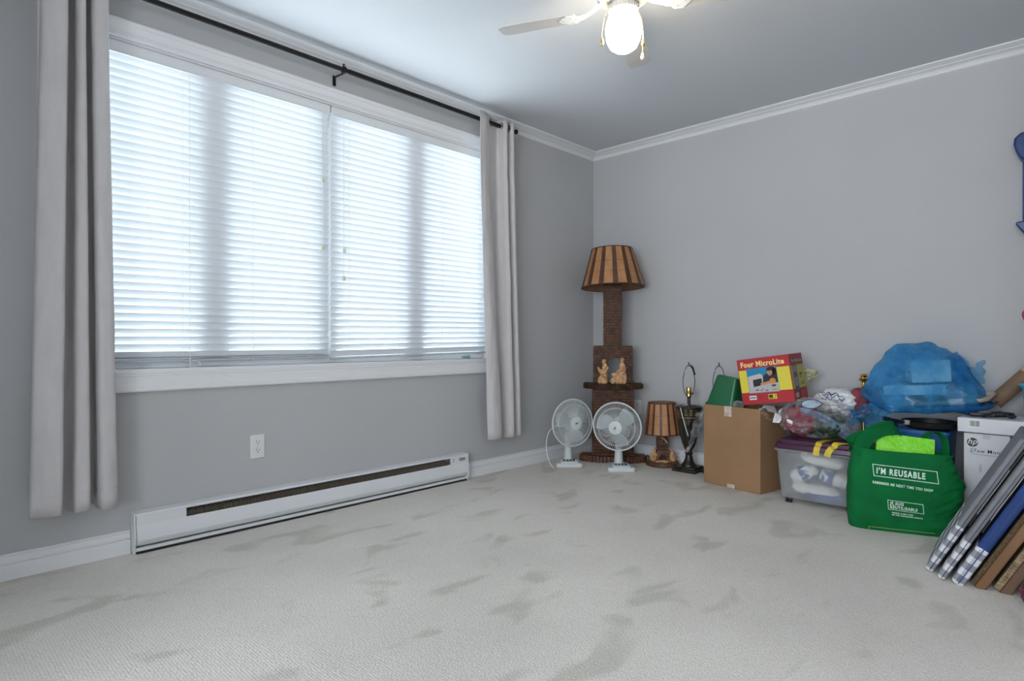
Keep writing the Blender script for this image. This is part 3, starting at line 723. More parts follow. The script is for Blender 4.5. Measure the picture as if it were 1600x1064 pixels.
lampshade(t, 1.285, 1.568, 0.232, 0.150, 14, 0.36, tilt=(R(-3.0), R(-1.5), 0), phase=R(-106))
fA = [((0, 0, 0.03), (0.036, 0.030, 0.045), (0, 0, 0)), ((0.004, 0, 0.075), (0.028, 0.024, 0.04), (0, 0.2, 0)), ((0.012, -0.002, 0.115), (0.022, 0.02, 0.035), (0, 0.15, 0)),
      ((0.006, -0.006, 0.158), (0.0135, 0.015, 0.019), (0, 0, 0)), ((0.006, 0.002, 0.165), (0.017, 0.017, 0.017), (0, 0, 0)), ((0.03, -0.02, 0.10), (0.011, 0.012, 0.032), (0, 0.5, 0)),
      ((-0.022, -0.015, 0.095), (0.012, 0.014, 0.035), (0, -0.5, 0)), ((0.02, -0.03, 0.06), (0.02, 0.014, 0.014), (0, 0, 0)), ((-0.02, -0.012, 0.022), (0.02, 0.022, 0.03), (0, 0, 0))]
figurine(t, fA, (-0.068, -0.075, 0.575), R(-20))
fB = [((0, 0, 0.03), (0.045, 0.03, 0.04), (0, 0, 0)), ((0.01, 0, 0.07), (0.034, 0.027, 0.04), (0, -0.4, 0)), ((0.026, 0, 0.115), (0.025, 0.022, 0.045), (0, -0.2, 0)),
      ((0.020, -0.004, 0.168), (0.0135, 0.015, 0.019), (0, 0, 0)), ((0.024, 0.003, 0.176), (0.018, 0.017, 0.016), (0, 0, 0)), ((-0.03, -0.012, 0.062), (0.032, 0.013, 0.017), (0, 0.5, 0)),
      ((0.0, -0.022, 0.10), (0.011, 0.012, 0.035), (0, 0.9, 0)), ((-0.045, -0.01, 0.022), (0.022, 0.02, 0.026), (0, 0, 0)), ((0.038, 0, 0.04), (0.02, 0.025, 0.05), (0, 0, 0))]
figurine(t, fB, (0.045, -0.075, 0.575), R(10))
bm = new(); tube(bm, smooth_path([(0.06, 0.05, 0.008), (0.2, 0.085, 0.006), (0.25, 0.05, 0.006), (0.262, 0.01, 0.02), (0.252, 0.02, 0.045)], 6), 0.004, 8); obj('power_cord', bm, M_BLACK, t)

# small lamp of the same make
t = thing('table_lamp', 'small wooden table lamp with carved figures and striped veneer shade, on the carpet', 'lamp', (-0.142, -0.711, 0), R(-52))
bm = new(); lathe(bm, [(0, 0), (0.112, 0), (0.117, 0.006), (0.117, 0.024), (0.110, 0.032), (0, 0.032)], 40)
for v in bm.verts:
    r = math.hypot(v.co.x, v.co.y)
    if r > 0.1:
        k = 1 + 0.03 * noise.noise(v.co * 40); v.co.x *= k; v.co.y *= k
obj('base', bm, M_BARK, t)
bm = new(); box(bm, (0, 0.015, 0.133), (0.068, 0.05, 0.202)); c_ = obj('chimney', bm, M_MANTEL, t)
bm = new(); brick_skin(bm, 0.068, 0.05, 0.034, 0.232, 0.0155, 0.03)
for v in bm.verts: v.co.y += 0.015
stuff(obj('chimney_bricks', bm, M_BARK, c_))
bm = new(); prism(bm, [(-0.045, 0.033), (-0.045, 0.10), (-0.03, 0.112), (0.04, 0.112), (0.05, 0.10), (0.05, 0.033), (0.024, 0.033), (0.024, 0.06), (0.012, 0.078), (-0.006, 0.078), (-0.018, 0.06), (-0.018, 0.033)], 'y', -0.035, 0.0); obj('fireplace', bm, M_BARK, t, bevel=0.003)
bm = new(); tube(bm, smooth_path([(-0.012, -0.032, 0.206), (0.006, -0.04, 0.192), (0.022, -0.042, 0.176), (0.03, -0.04, 0.164)], 4), [0.005] * 13, 7); obj('twig', bm, M_CARVED, t)
fS = [((0, 0, 0.022), (0.026, 0.02, 0.026), (0, 0, 0)), ((0.004, 0, 0.05), (0.017, 0.015, 0.026), (0, 0.2, 0)), ((0.008, 0, 0.084), (0.0095, 0.0095, 0.012), (0, 0, 0)), ((-0.014, -0.01, 0.04), (0.01, 0.01, 0.022), (0, -0.5, 0)), ((0.02, -0.006, 0.045), (0.014, 0.008, 0.009), (0, 0.4, 0))]
figurine(t, fS, (-0.066, -0.03, 0.03), R(10)); figurine(t, fS, (0.07, -0.03, 0.03), R(190))
bm = new(); blob(bm, (0.0, -0.072, 0.038), (0.05, 0.02, 0.01), 3, 0.4, 4, 3.0); obj('wood_chips', bm, M_CARVED, t)
bm = new(); tube(bm, smooth_path([(-0.075, 0.0, 0.03), (-0.062, 0.0, 0.08), (-0.05, 0.0, 0.125)], 4), 0.004, 6); tube(bm, smooth_path([(0.06, 0.0, 0.03), (0.075, 0.0, 0.07), (0.088, 0, 0.09)], 4), 0.004, 6); obj('branches', bm, M_CARVED, t)
bm = new(); cyl(bm, (0, 0.015, 0.234), (0, 0.015, 0.30), 0.014, seg=14); obj('bulb_socket', bm, M_BRASS, t)
bm = new()
for a in (0, 2.09, 4.19): tube(bm, [(0, 0.015, 0.30), (0.092 * math.cos(a), 0.092 * math.sin(a), 0.437)], 0.002, 6)
obj('shade_spider', bm, M_BRASS, t)
lampshade(t, 0.226, 0.446, 0.124, 0.094, 13, 0.28, tilt=(0, R(-1), 0), phase=R(-98))

# ================================================================== URN LAMPS
def urn_lamp(loc, rotz, label, harp_rot):
    t = thing('urn_lamp', label, 'lamp', loc, rotz, 'dark bronze urn lamps without shades')
    bm = new(); box(bm, (0, 0, 0.011), (0.17, 0.17, 0.022)); box(bm, (0, 0, 0.028), (0.145, 0.145, 0.014)); obj('base', bm, M_URN, t, bevel=0.004)
    bm = new(); lathe(bm, [(0, 0.034), (0.05, 0.034), (0.048, 0.045), (0.035, 0.06), (0.026, 0.085), (0.022, 0.11), (0.026, 0.118), (0.028, 0.125), (0.022, 0.132), (0.02, 0.14)], 32); obj('stem', bm, M_URN, t)
    bm = new(); seg = 48; prof = [(0.02, 0.14), (0.03, 0.155), (0.042, 0.19), (0.054, 0.24), (0.063, 0.30), (0.068, 0.345), (0.066, 0.365), (0.07, 0.375), (0.07, 0.385), (0.074, 0.40), (0.082, 0.42), (0.088, 0.43), (0.088, 0.438), (0.08, 0.444), (0.045, 0.45), (0, 0.452)]
    lathe(bm, prof, seg)
    for v in bm.verts:
        if 0.15 < v.co.z < 0.36:
            a = math.atan2(v.co.y, v.co.x); k = 1 + 0.07 * math.cos(a * 12); v.co.x *= k; v.co.y *= k
    u = obj('urn_body', bm, M_URN, t, smooth=50)
    bm = new()
    tube(bm, [(0.069 * math.cos(2 * PI * k / 32), 0.069 * math.sin(2 * PI * k / 32), 0.368) for k in range(32)], 0.003, 6, True)
    for k in range(14):
        a = 2 * PI * k / 14
        for j in range(3):
            z = 0.383 + 0.016 * j; r = 0.0725 + 0.005 * j
            for s in (-1, 1): tube(bm, [(r * math.cos(a), r * math.sin(a), z), (r * math.cos(a + 0.14 * s), r * math.sin(a + 0.14 * s), z + 0.01)], [0.0035, 0.0015], 5)
    obj('leaf_band', bm, M_URNGOLD, u)
    bm = new(); cyl(bm, (0, 0, 0.45), (0, 0, 0.502), 0.011, seg=16); obj('neck', bm, M_URN, t)
    bm = new(); lathe(bm, [(0, 0.50), (0.012, 0.50), (0.018, 0.51), (0.018, 0.525), (0.016, 0.53), (0.018, 0.535), (0.018, 0.565), (0.015, 0.572), (0, 0.572)], 20); so = obj('bulb_socket', bm, M_BRASS, t)
    bm = new(); cyl(bm, (0.016, 0, 0.53), (0.035, 0, 0.53), 0.003, seg=8); obj('switch_key', bm, M_BLACK, so)
    bm = new(); hp = []
    for k in range(25):
        a = -PI / 2 + 0.25 + (2 * PI - 0.5) * k / 24
        hp.append((0.048 * math.cos(a) * (1 if math.sin(a) < 0.2 else 0.92), 0, 0.613 + 0.108 * math.sin(a)))
    tube(bm, hp, 0.0024, 7); cyl(bm, (0, 0, 0.715), (0, 0, 0.742), 0.004, seg=8); obj('harp', bm, M_BLACK, t, rot=(0, 0, R(harp_rot)))
    return t
u1 = urn_lamp((-0.185, -0.94, 0), R(-90), 'dark bronze urn lamp beside the cardboard box, cord and plastic hanging off it', 62)
bm = new(); tube(bm, smooth_path([(0.0, -0.015, 0.455), (-0.018, -0.078, 0.44), (-0.010, -0.09, 0.42), (0.008, -0.088, 0.35), (0.028, -0.082, 0.28), (0.034, -0.075, 0.25)], 6), 0.0025, 6); obj('power_cord', bm, M_CORD, u1)
bm = new(); tube(bm, [(0.012, 0.0, 0.722), (0.032, 0.0, 0.705), (0.042, 0.003, 0.68), (0.052, 0.003, 0.655)], 0.005, 6); obj('hanging_tag', bm, M_BLACK, u1, rot=(0, 0, R(62)))
urn_lamp((-0.105, -1.118, 0), R(-90), 'urn lamp standing behind the cardboard box, only its black harp rising above', -10)
# clear wrap caught between lamp and carton
t = tag(obj('plastic_wrap', (lambda b: (grid(b, lambda u, v: Vector((
    -0.29 + 0.012 * math.sin(u * 9 + v * 5) + 0.02 * noise.noise(Vector((u * 4, v * 9, 1.3))) - 0.01 * v,
    -0.985 - 0.115 * v - (u - 0.5) * (0.05 + 0.04 * v) + 0.02 * noise.noise(Vector((u * 3, v * 8, 7.3))),
    0.135 + 0.06 * u + 0.27 * v ** 1.3 + 0.02 * noise.noise(Vector((u * 6, v * 12, 4.1)))))
    , 18, 46), b)[1])(new()), M_CLEAR, None, smooth=25), 'crumpled strip of clear plastic wrap hanging between urn lamp and cardboard box', 'plastic wrap')

# ================================================================== DESK FANS
def desk_fan(loc, rotz, head_yaw, head_tilt, label, cord, mark):
    t = thing('desk_fan', label, 'fan', loc, rotz, 'white desk fans in front of the wooden lamp')
    bm = new(); prism(bm, [(-0.095, -0.085), (-0.08, -0.10), (0.08, -0.10), (0.095, -0.085), (0.075, 0.095), (0.06, 0.105), (-0.06, 0.105), (-0.075, 0.095)], 'z', 0.0, 0.03); obj('base', bm, M_FANW, t, bevel=0.008, bseg=3)
    bm = new(); box(bm, (0, -0.055, 0.036), (0.12, 0.06, 0.014), (R(8), 0, 0)); pn = obj('control_panel', bm, M_FANW, t, bevel=0.004)
    bm = new()
    for k in range(4): box(bm, (-0.035 + 0.022 * k, -0.055, 0.0455), (0.012, 0.016, 0.008), (R(8), 0, 0))
    obj('speed_buttons', bm, M_BLACK, pn)
    bm = new(); seg = 20
    lathe(bm, [(0.034, 0.03), (0.03, 0.06), (0.026, 0.11), (0.024, 0.16), (0.026, 0.20), (0.022, 0.23), (0, 0.235)], seg, (0, 0.035, 0)); obj('neck', bm, M_FANW, t)
    hz = 0.305; Rg = 0.166
    head = obj('motor_housing', (lambda b: (lathe(b, [(0, -0.085), (0.03, -0.083), (0.05, -0.07), (0.055, -0.03), (0.052, 0.02), (0.03, 0.035), (0, 0.035)], 28), b)[1])(new()), M_FANW, t, smooth=50, loc=(0, 0.02, hz), rot=(R(90) + R(head_tilt), 0, R(head_yaw)))
    # head local axes: +z towards the breeze
    def bowl(r):   # front cage profile
        q = r / Rg; return 0.105 - 0.045 * q ** 2.2
    def back(r):
        q = r / Rg; return 0.0 + 0.055 * q ** 1.6
    bm = new(); nw = 76
    for k in range(nw):
        a0 = 2 * PI * k / nw; pts = []
        for j in range(6):
            r = 0.040 + (Rg - 0.040) * j / 5; a = a0 + 0.22 * (1 - j / 5); pts.append((r * math.cos(a), r * math.sin(a), bowl(r)))
        tube(bm, pts, 0.0013, 4)
    obj('front_wires', bm, M_FANW, head)
    bm = new()
    for k in range(nw):
        a0 = 2 * PI * k / nw; pts = []
        for j in range(5):
            r = 0.05 + (Rg - 0.05) * j / 4; pts.append((r * math.cos(a0), r * math.sin(a0), back(r)))
        tube(bm, pts, 0.0013, 4)
    obj('rear_wires', bm, M_FANW, head)
    bm = new(); tube(bm, [(Rg * math.cos(2 * PI * k / 64), Rg * math.sin(2 * PI * k / 64), 0.058) for k in range(64)], 0.0055, 8, True); obj('cage_rim', bm, M_FANW, head)
    bm = new(); rr = Rg * 0.78; tube(bm, [(rr * math.cos(2 * PI * k / 64), rr * math.sin(2 * PI * k / 64), bowl(rr) + 0.001) for k in range(64)], 0.0018, 6, True); obj('cage_ring', bm, M_WPLASTIC, head)
    bm = new(); lathe(bm, [(0.0, 0.106), (0.0, 0.112), (0.038, 0.112), (0.046, 0.109), (0.047, 0.104), (0.0, 0.104)], 36); hb = obj('badge_cap', bm, M_FANW, head)
    bm = new(); box(bm, (0.0, 0.0, 0.1125), (0.006, 0.012, 0.001)); box(bm, (-0.008, 0.004, 0.1125), (0.008, 0.004, 0.001)); box(bm, (0.010, 0.001, 0.1125), (0.010, 0.003, 0.001), (0, 0, 0.6)); box(bm, (-0.010, -0.004, 0.1125), (0.004, 0.008, 0.001))
    obj('badge_mark', bm, M_BLACK, hb, rot=(0, 0, R(mark)))
    for k in range(3):
        bm = new(); a = 2 * PI * k / 3 + 0.5
        def f(u, v):
            r = 0.03 + 0.112 * v; w = 0.62 * (0.55 + 0.75 * math.sin(PI * min(1, 0.15 + v * 0.8)))
            th = a + w * (u - 0.5) * 1.5 + 0.35 * v; z = 0.062 + (u - 0.5) * 0.035
            return Vector((r * math.cos(th), r * math.sin(th), z))
        grid(bm, f, 10, 10); bl = obj('blade', bm, M_FANBLADE, head, smooth=60)
        s = bl.modifiers.new('thickness', 'SOLIDIFY'); s.thickness = 0.002
    bm = new(); lathe(bm, [(0, 0.085), (0.022, 0.083), (0.032, 0.075), (0.034, 0.036), (0, 0.036)], 24); obj('hub', bm, M_FANBLADE, head)
    bm = new(); cyl(bm, (0, 0.053, -0.05), (0, 0.075, -0.05), 0.007, seg=12); obj('swing_knob', bm, M_FANW, head)
    if cord:
        bm = new(); tube(bm, smooth_path(cord, 8), 0.003, 6); obj('power_cord', bm, M_CORD, t)
    return t
desk_fan((-0.613, -0.232, 0), R(-46), 27, -2, 'white desk fan turned towards the other, its cord trailing at the side nearest the curtain', [(-0.05, 0.07, 0.29), (-0.135, 0.02, 0.24), (-0.16, -0.02, 0.15), (-0.15, -0.05, 0.06), (-0.125, -0.085, 0.01), (-0.11, -0.095, 0.004)], 10)
desk_fan((-0.480, -0.575, 0), R(-46), -24, 4, 'white desk fan with its head turned aside, next to the small wooden lamp', None, 60)

# ================================================================== CARDBOARD BOX AND WHAT IS IN IT
CB = R(-100.3); CW, CD, CH = 0.386, 0.26, 0.492
t = thing('cardboard_box', 'open brown cardboard box with torn corner beside the urn lamp', 'box', (-0.328, -1.379, 0), CB)
bm = new(); th = 0.005
box(bm, (0, 0, th / 2), (CW, CD, th))
for s in (-1, 1):
    box(bm, (0, s * (CD / 2 - th / 2), CH / 2), (CW, th, CH)); box(bm, (s * (CW / 2 - th / 2), 0, CH / 2), (th, CD - 2 * th, CH))
cbx = obj('box_walls', bm, M_CARD, t, bevel=0.0015)
bm = new(); box(bm, (-0.02, -CD / 2 - 0.0008, CH - 0.03), (0.05, 0.001, 0.062)); box(bm, (-0.02, -CD / 2 + 0.002, CH + 0.0008), (0.05, 0.006, 0.001)); obj('tape', bm, M_TAPE, t)
bm = new(); box(bm, (0.0, -CD / 2 - 0.0006, 0.012), (0.05, 0.001, 0.022)); obj('tape', bm, M_TAPE, t)
bm = new()
for k in range(7): box(bm, (CW / 2 - 0.004 + random.uniform(-0.004, 0.006), -CD / 2 + 0.01 + 0.016 * k, CH - 0.012 - 0.006 * k + random.uniform(-0.01, 0.01)), (0.004, 0.022, 0.03), (random.uniform(-0.5, 0.5), random.uniform(-0.5, 0.5), 0))
obj('torn_edge', bm, M_CARDEDGE, t)
bm = new(); ribbon(bm, smooth_path([(0.192, -0.11, 0.485), (0.20, -0.10, 0.50), (0.215, -0.07, 0.496), (0.23, -0.03, 0.488)], 4), (0, 1, 0.2), 0.05, 0.003); obj('flap', bm, M_GREYPLASTIC, t)
# green bin
bm = new()
def bin_shell(bm, w0, d0, w1, d1, hh, th):
    def ring(w, d, z, r=0.022):
        out = []
        for (sx, sy, a0) in ((1, 1, 0), (-1, 1, 90), (-1, -1, 180), (1, -1, 270)):
            for k in range(5):
                a = R(a0 + 90 * k / 4); out.append(bm.verts.new((sx * (w / 2 - r) + r * math.cos(a), sy * (d / 2 - r) + r * math.sin(a), z)))
        return out
    rs = [ring(w0 - 0.02, d0 - 0.02, 0), ring(w0, d0, 0.01), ring(w1, d1, hh), ring(w1 + 0.012, d1 + 0.012, hh), ring(w1 + 0.012, d1 + 0.012, hh - 0.012), ]
    inner = [ring(w1 + 0.012, d1 + 0.012, hh + 0.003), ring(w1 - 2 * th, d1 - 2 * th, hh + 0.003), ring(w0 - 2 * th, d0 - 2 * th, th)]
    seq = rs[:3] + [rs[4]] + inner
    n = 20
    for a, b in zip(seq, seq[1:]):
        for k in range(n): bm.faces.new((a[k], a[(k + 1) % n], b[(k + 1) % n], b[k]))
    bm.faces.new(rs[0][::-1]); bm.faces.new(inner[-1])
    for v in rs[3]: bm.verts.remove(v)
bin_shell(bm, 0.15, 0.12, 0.19, 0.15, 0.2, 0.003)
gb = obj('plastic_bin', bm, M_GREENBIN, None, smooth=40)
gb.matrix_world = Matrix.Translation((-0.312, -1.298, 0.662)) @ Matrix.Rotation(CB, 4, 'Z') @ Matrix.Rotation(R(9), 4, 'Y') @ Matrix.Rotation(R(172), 4, 'X')
tag(gb, 'dark green plastic bin turned upside down in the cardboard box', 'bin')
bm = new(); box(bm, (0, 0, 0.06), (0.05, 0.04, 0.12)); box(bm, (0, 0, 0.12), (0.054, 0.044, 0.01))
o = tag(obj('small_carton', bm, M_TEAL, None, bevel=0.002, loc=(-0.255, -1.372, 0.53), rot=(0, 0, CB)), 'pale teal carton between the green bin and the red toy box', 'carton')
bm = new(); blob(bm, (-0.415, -1.385, 0.505), (0.02, 0.035, 0.022), 3, 0.45, 3, 2.0, True); tag(obj('tissue_wad', bm, M_CLEAR, None, smooth=20), 'crumpled clear tissue at the rim of the cardboard box', 'tissue')

# ------------------------------------------------------------------ red toy box
BW, BD, BH = 0.304, 0.20, 0.270
t = thing('toy_box', 'red and yellow toy oven box tilted on top of the cardboard box', 'toy box')
t.matrix_world = Matrix.Translation((-0.448, -1.429, 0.505)) @ Matrix.Rotation(R(-91), 4, 'Z') @ Matrix.Rotation(R(2), 4, 'X') @ Matrix.Rotation(R(-8.2), 4, 'Y')
bm = new(); box(bm, (BW / 2, BD / 2, BH / 2), (BW, BD, BH)); tb = obj('box_body', bm, M_RED, t, bevel=0.002)
def flat(bm, x0, z0, x1, z1, y=-0.0008): box(bm, ((x0 + x1) / 2, y, (z0 + z1) / 2), (x1 - x0, 0.0006, z1 - z0))
def poly_flat(bm, pts, y): 
    vs = [bm.verts.new((x, y, z)) for x, z in pts]; bm.faces.new(vs)
    ge = bmesh.ops.extrude_face_region(bm, geom=[bm.faces[-1]] if False else [vs[0].link_faces[0]])
    for e in ge['geom']:
        if isinstance(e, bmesh.types.BMVert): e.co.y -= 0.0003
def ell(cx, cz, rx, rz, n=18): return [(cx + rx * math.cos(2 * PI * k / n), cz + rz * math.sin(2 * PI * k / n)) for k in range(n)]
for xa, xb in ((0.004, 0.052), (0.226, BW - 0.004)):
    bm = new(); flat(bm, xa, 0.072, xb, 0.205); obj('yellow_panel', bm, M_YEL, t)
def fp(name, m, shapes, depth):
    bm = new()
    for s in shapes: poly_flat(bm, s, -0.0012 - 0.0004 * depth)
    return obj(name, bm, m, t, smooth=0)
mp_ = lambda n, c: mat('photo_' + n, c, 0.4)
fp('photo_print', mp_('blue', (0.02, 0.22, 0.42)), [[(0.05, 0.066), (0.228, 0.066), (0.228, 0.212), (0.05, 0.212)]], 0)
fp('photo_print', mp_('table', (0.46, 0.44, 0.46)), [[(0.052, 0.068), (0.226, 0.068), (0.226, 0.118), (0.16, 0.120), (0.085, 0.165), (0.052, 0.165)]], 1)
fp('photo_print', mp_('oven_side', (0.52, 0.47, 0.45)), [[(0.062, 0.10), (0.075, 0.097), (0.142, 0.107), (0.142, 0.168), (0.13, 0.178), (0.06, 0.166)]], 2)
fp('photo_print', mp_('oven_door', (0.02, 0.02, 0.025)), [[(0.082, 0.102), (0.134, 0.110), (0.134, 0.150), (0.082, 0.144)]], 3)
fp('photo_print', mp_('sweater', (0.015, 0.03, 0.035)), [[(0.135, 0.12), (0.15, 0.165), (0.175, 0.18), (0.226, 0.17), (0.226, 0.12)]], 2)
fp('photo_print', mp_('hair', (0.03, 0.018, 0.018)), [ell(0.197, 0.187, 0.028, 0.026), [(0.20, 0.15), (0.226, 0.14), (0.226, 0.20), (0.20, 0.20)]], 4)
fp('photo_print', mp_('skin', (0.52, 0.25, 0.17)), [ell(0.186, 0.180, 0.0155, 0.019), [(0.125, 0.108), (0.19, 0.118), (0.195, 0.135), (0.16, 0.128), (0.125, 0.122)]], 5)
fp('photo_print', mp_('face_ink', (0.10, 0.03, 0.025)), [ell(0.181, 0.183, 0.0018, 0.0022, 8), ell(0.190, 0.184, 0.0018, 0.0022, 8), ell(0.185, 0.171, 0.0035, 0.0012, 8)], 6)
fp('photo_print', mp_('hair', (0.03, 0.018, 0.018)), [[(0.169, 0.19), (0.203, 0.19), (0.200, 0.206), (0.186, 0.211), (0.172, 0.205)]], 6)
fp('photo_print', mp_('sleeve', (0.62, 0.26, 0.03)), [ell(0.197, 0.13, 0.018, 0.016)], 6)
fp('photo_print', mp_('toy_bits', (0.05, 0.035, 0.03)), [ell(0.20, 0.103, 0.014, 0.006), ell(0.10, 0.083, 0.010, 0.003), ell(0.155, 0.078, 0.010, 0.0025), [(0.118, 0.077), (0.135, 0.09), (0.138, 0.088), (0.121, 0.075)]], 4)
fp('photo_print', mp_('toy_food', (0.40, 0.36, 0.06)), [ell(0.20, 0.080, 0.016, 0.005)], 4)
me = text_mesh('Four MicroLite', 0.043, bold=0.0016, sx=0.90, align='CENTER'); print_on('title_print', me, M_CREAM, t, Matrix.Translation((0.148, -0.0014, 0.222)) @ FACE)
bm = new(); flat(bm, 0.046, 0.028, 0.088, 0.052); obj('label_print', bm, M_WPLASTIC, t)
bm = new()
for k in range(5): flat(bm, 0.050 + 0.007 * k, 0.036, 0.0555 + 0.007 * k, 0.045 - 0.002 * (k % 2), -0.0016)
obj('label_mark', bm, mp_('dark_green', (0.02, 0.05, 0.03)), t)
bm = new(); flat(bm, 0.158, 0.026, 0.206, 0.054); obj('label_print', bm, M_YEL, t)
bm = new(); flat(bm, 0.161, 0.036, 0.184, 0.050, -0.0016); flat(bm, 0.163, 0.029, 0.182, 0.034, -0.0016); flat(bm, 0.196, 0.042, 0.202, 0.049, -0.0016); flat(bm, 0.189, 0.030, 0.191, 0.038, -0.0016); flat(bm, 0.194, 0.030, 0.196, 0.038, -0.0016); obj('label_mark', bm, mp_('ink', (0.03, 0.03, 0.015)), t)
bm = new(); flat(bm, 0.098, 0.044, 0.132, 0.048, -0.0012); flat(bm, 0.108, 0.030, 0.116, 0.037, -0.0012); obj('small_mark', bm, M_REDD, t)
# right side of the box; ground, yellow and title carry painted shade
def sflat(bm, y0, z0, y1, z1, x): box(bm, (x, (y0 + y1) / 2, (z0 + z1) / 2), (0.0006, y1 - y0, z1 - z0))
bm = new(); sflat(bm, 0.002, 0.002, BD - 0.002, BH - 0.002, BW + 0.0008); obj('side_print', bm, M_REDD, t)
bm = new(); sflat(bm, 0.09, 0.072, BD - 0.004, 0.205, BW + 0.0014); sflat(bm, 0.004, 0.072, 0.026, 0.205, BW + 0.0014); obj('side_yellow', bm, M_YELD, t)
bm = new(); sflat(bm, 0.026, 0.06, 0.09, 0.212, BW + 0.0016); obj('side_photo', bm, mp_('slate', (0.05, 0.055, 0.085)), t)
bm = new(); sflat(bm, 0.034, 0.165, 0.080, 0.20, BW + 0.0021); sflat(bm, 0.034, 0.085, 0.080, 0.135, BW + 0.0021); obj('side_photo_detail', bm, mp_('greyblue', (0.20, 0.20, 0.26)), t)
bm = new(); sflat(bm, 0.115, 0.145, 0.160, 0.158, BW + 0.0021); sflat(bm, 0.118, 0.132, 0.140, 0.140, BW + 0.0021); sflat(bm, 0.12, 0.10, 0.18, 0.104, BW + 0.0021); sflat(bm, 0.12, 0.09, 0.17, 0.094, BW + 0.0021); obj('side_mark', bm, mp_('ink', (0.03, 0.03, 0.015)), t)
bm = new(); sflat(bm, 0.02, 0.022, 0.065, 0.048, BW + 0.0016); obj('side_label', bm, mp_('palelabel', (0.42, 0.36, 0.34)), t)
bm = new(); sflat(bm, 0.10, 0.014, 0.185, 0.055, BW + 0.0016); obj('side_red_label', bm, M_RED, t)
me = text_mesh('Four MicroLite', 0.023, bold=0.0008, align='CENTER'); print_on('side_title', me, mat('cream_print_shaded', (0.5, 0.33, 0.22), 0.5), t, Matrix.Translation((BW + 0.0022, BD / 2, 0.224)) @ Matrix.Rotation(R(90), 4, 'Z') @ FACE)  # title cream darkened as shade too
bm = new(); blob(bm, (-0.17, -1.70, 0.69), (0.035, 0.055, 0.03), 3, 0.5, 3, 5.0, True); blob(bm, (-0.17, -1.69, 0.645), (0.02, 0.02, 0.05), 2, 0.3, 3, 1.0); tag(obj('cellophane_twist', bm, M_PALEYEL, None, smooth=15), 'pale yellow cellophane twist sticking out behind the red toy box', 'cellophane')

# ================================================================== STORAGE TUB
TR = R(-88)
t = thing('storage_tub', 'clear wheeled storage tub with aubergine lid beside the green bag', 'storage tub', (-0.392, -1.868, 0), TR)
def rrect(w, d, r=0.03, k=5):
    out = []
    for (sx, sy, a0) in ((1, 1, 0), (-1, 1, 90), (-1, -1, 180), (1, -1, 270)):
        for i in range(k):
            a = R(a0 + 90 * i / (k - 1)); out.append((sx * (w / 2 - r) + r * math.cos(a), sy * (d / 2 - r) + r * math.sin(a)))
    return out
def loft(bm, rings, cap0=True, cap1=True):
    V = [[bm.verts.new((x, y, z)) for x, y in pts] for pts, z in rings]; n = len(V[0])
    for a, b in zip(V, V[1:]):
        for k in range(n): bm.faces.new((a[k], a[(k + 1) % n], b[(k + 1) % n], b[k]))
    if cap0: bm.faces.new(V[0][::-1])
    if cap1: bm.faces.new(V[-1])
bm = new(); loft(bm, [(rrect(0.36, 0.33), 0.028), (rrect(0.375, 0.345), 0.035), (rrect(0.415, 0.375), 0.285), (rrect(0.435, 0.395), 0.289), (rrect(0.437, 0.397), 0.298), (rrect(0.425, 0.385), 0.300)], True, False)
tubo = obj('tub', bm, M_TUB, t, smooth=40)
bm = new(); loft(bm, [(rrect(0.425, 0.385), 0.3005), (rrect(0.43, 0.39), 0.304), (rrect(0.425, 0.385), 0.325), (rrect(0.405, 0.365), 0.332), (rrect(0.395, 0.355), 0.332), (rrect(0.385, 0.345), 0.348), (rrect(0.37, 0.33), 0.352)])
obj('lid', bm, M_PURPLE, t, smooth=25)
for x in (-0.15, 0.15):
    for y in (-0.14, 0.14):
        bm = new(); box(bm, (0, 0, 0.036), (0.034, 0.03, 0.03)); cs = obj('caster', bm, M_PURPLE, t, bevel=0.004, loc=(x, y, 0))
        bm = new(); cyl(bm, (-0.014, 0, 0.0165), (-0.004, 0, 0.0165), 0.016, seg=16); cyl(bm, (0.004, 0, 0.0165), (0.014, 0, 0.0165), 0.016, seg=16); obj('wheel', bm, M_BLACK, cs)
for pts in ([(0.005, -0.2, 0.285), (0.005, -0.198, 0.306), (0.008, -0.192, 0.329), (0.010, -0.182, 0.336), (0.014, -0.172, 0.352), (0.03, -0.10, 0.3555), (0.05, -0.03, 0.3555)],
            [(0.058, -0.2, 0.285), (0.062, -0.198, 0.306), (0.075, -0.192, 0.329), (0.085, -0.182, 0.337), (0.10, -0.172, 0.3545), (0.16, -0.14, 0.3565), (0.21, -0.10, 0.345)]):
    bm = new(); ribbon(bm, smooth_path(pts, 4), (1, 0, 0), 0.03, 0.0015); obj('yellow_strap', bm, M_YTAPE, t)
# packs of white stuff seen through the tub
def pack(loc, r, rot, label, band, zmin):
    bm = new(); blob(bm, (0, 0, 0), r, 4, 0.10, 2.5, loc[0] * 10 + loc[1] * 7, False, power=0.75)
    o = obj('wadding_pack', bm, M_PACKW, None, smooth=60)
    o.matrix_world = Matrix.Translation((-0.392, -1.868, 0)) @ Matrix.Rotation(TR, 4, 'Z') @ Matrix.Translation(loc) @ Euler(rot).to_matrix().to_4x4()
    tag(o, label, 'pack')
    if band:
        bm = new()
        def f(u, v):
            a = 2 * PI * u; x = (band[0] + (band[1] - band[0]) * v)
            k = math.sqrt(max(0.0, 1 - x * x)) ** 0.75 * 1.05
            return Vector((r[0] * x * 1.02, r[1] * k * math.copysign(abs(math.cos(a)) ** 0.75, math.cos(a)), r[2] * k * math.copysign(abs(math.sin(a)) ** 0.75, math.sin(a))))
        grid(bm, f, 32, 6, True); obj('blue_wrapper', bm, M_PACKB, o)
    return o
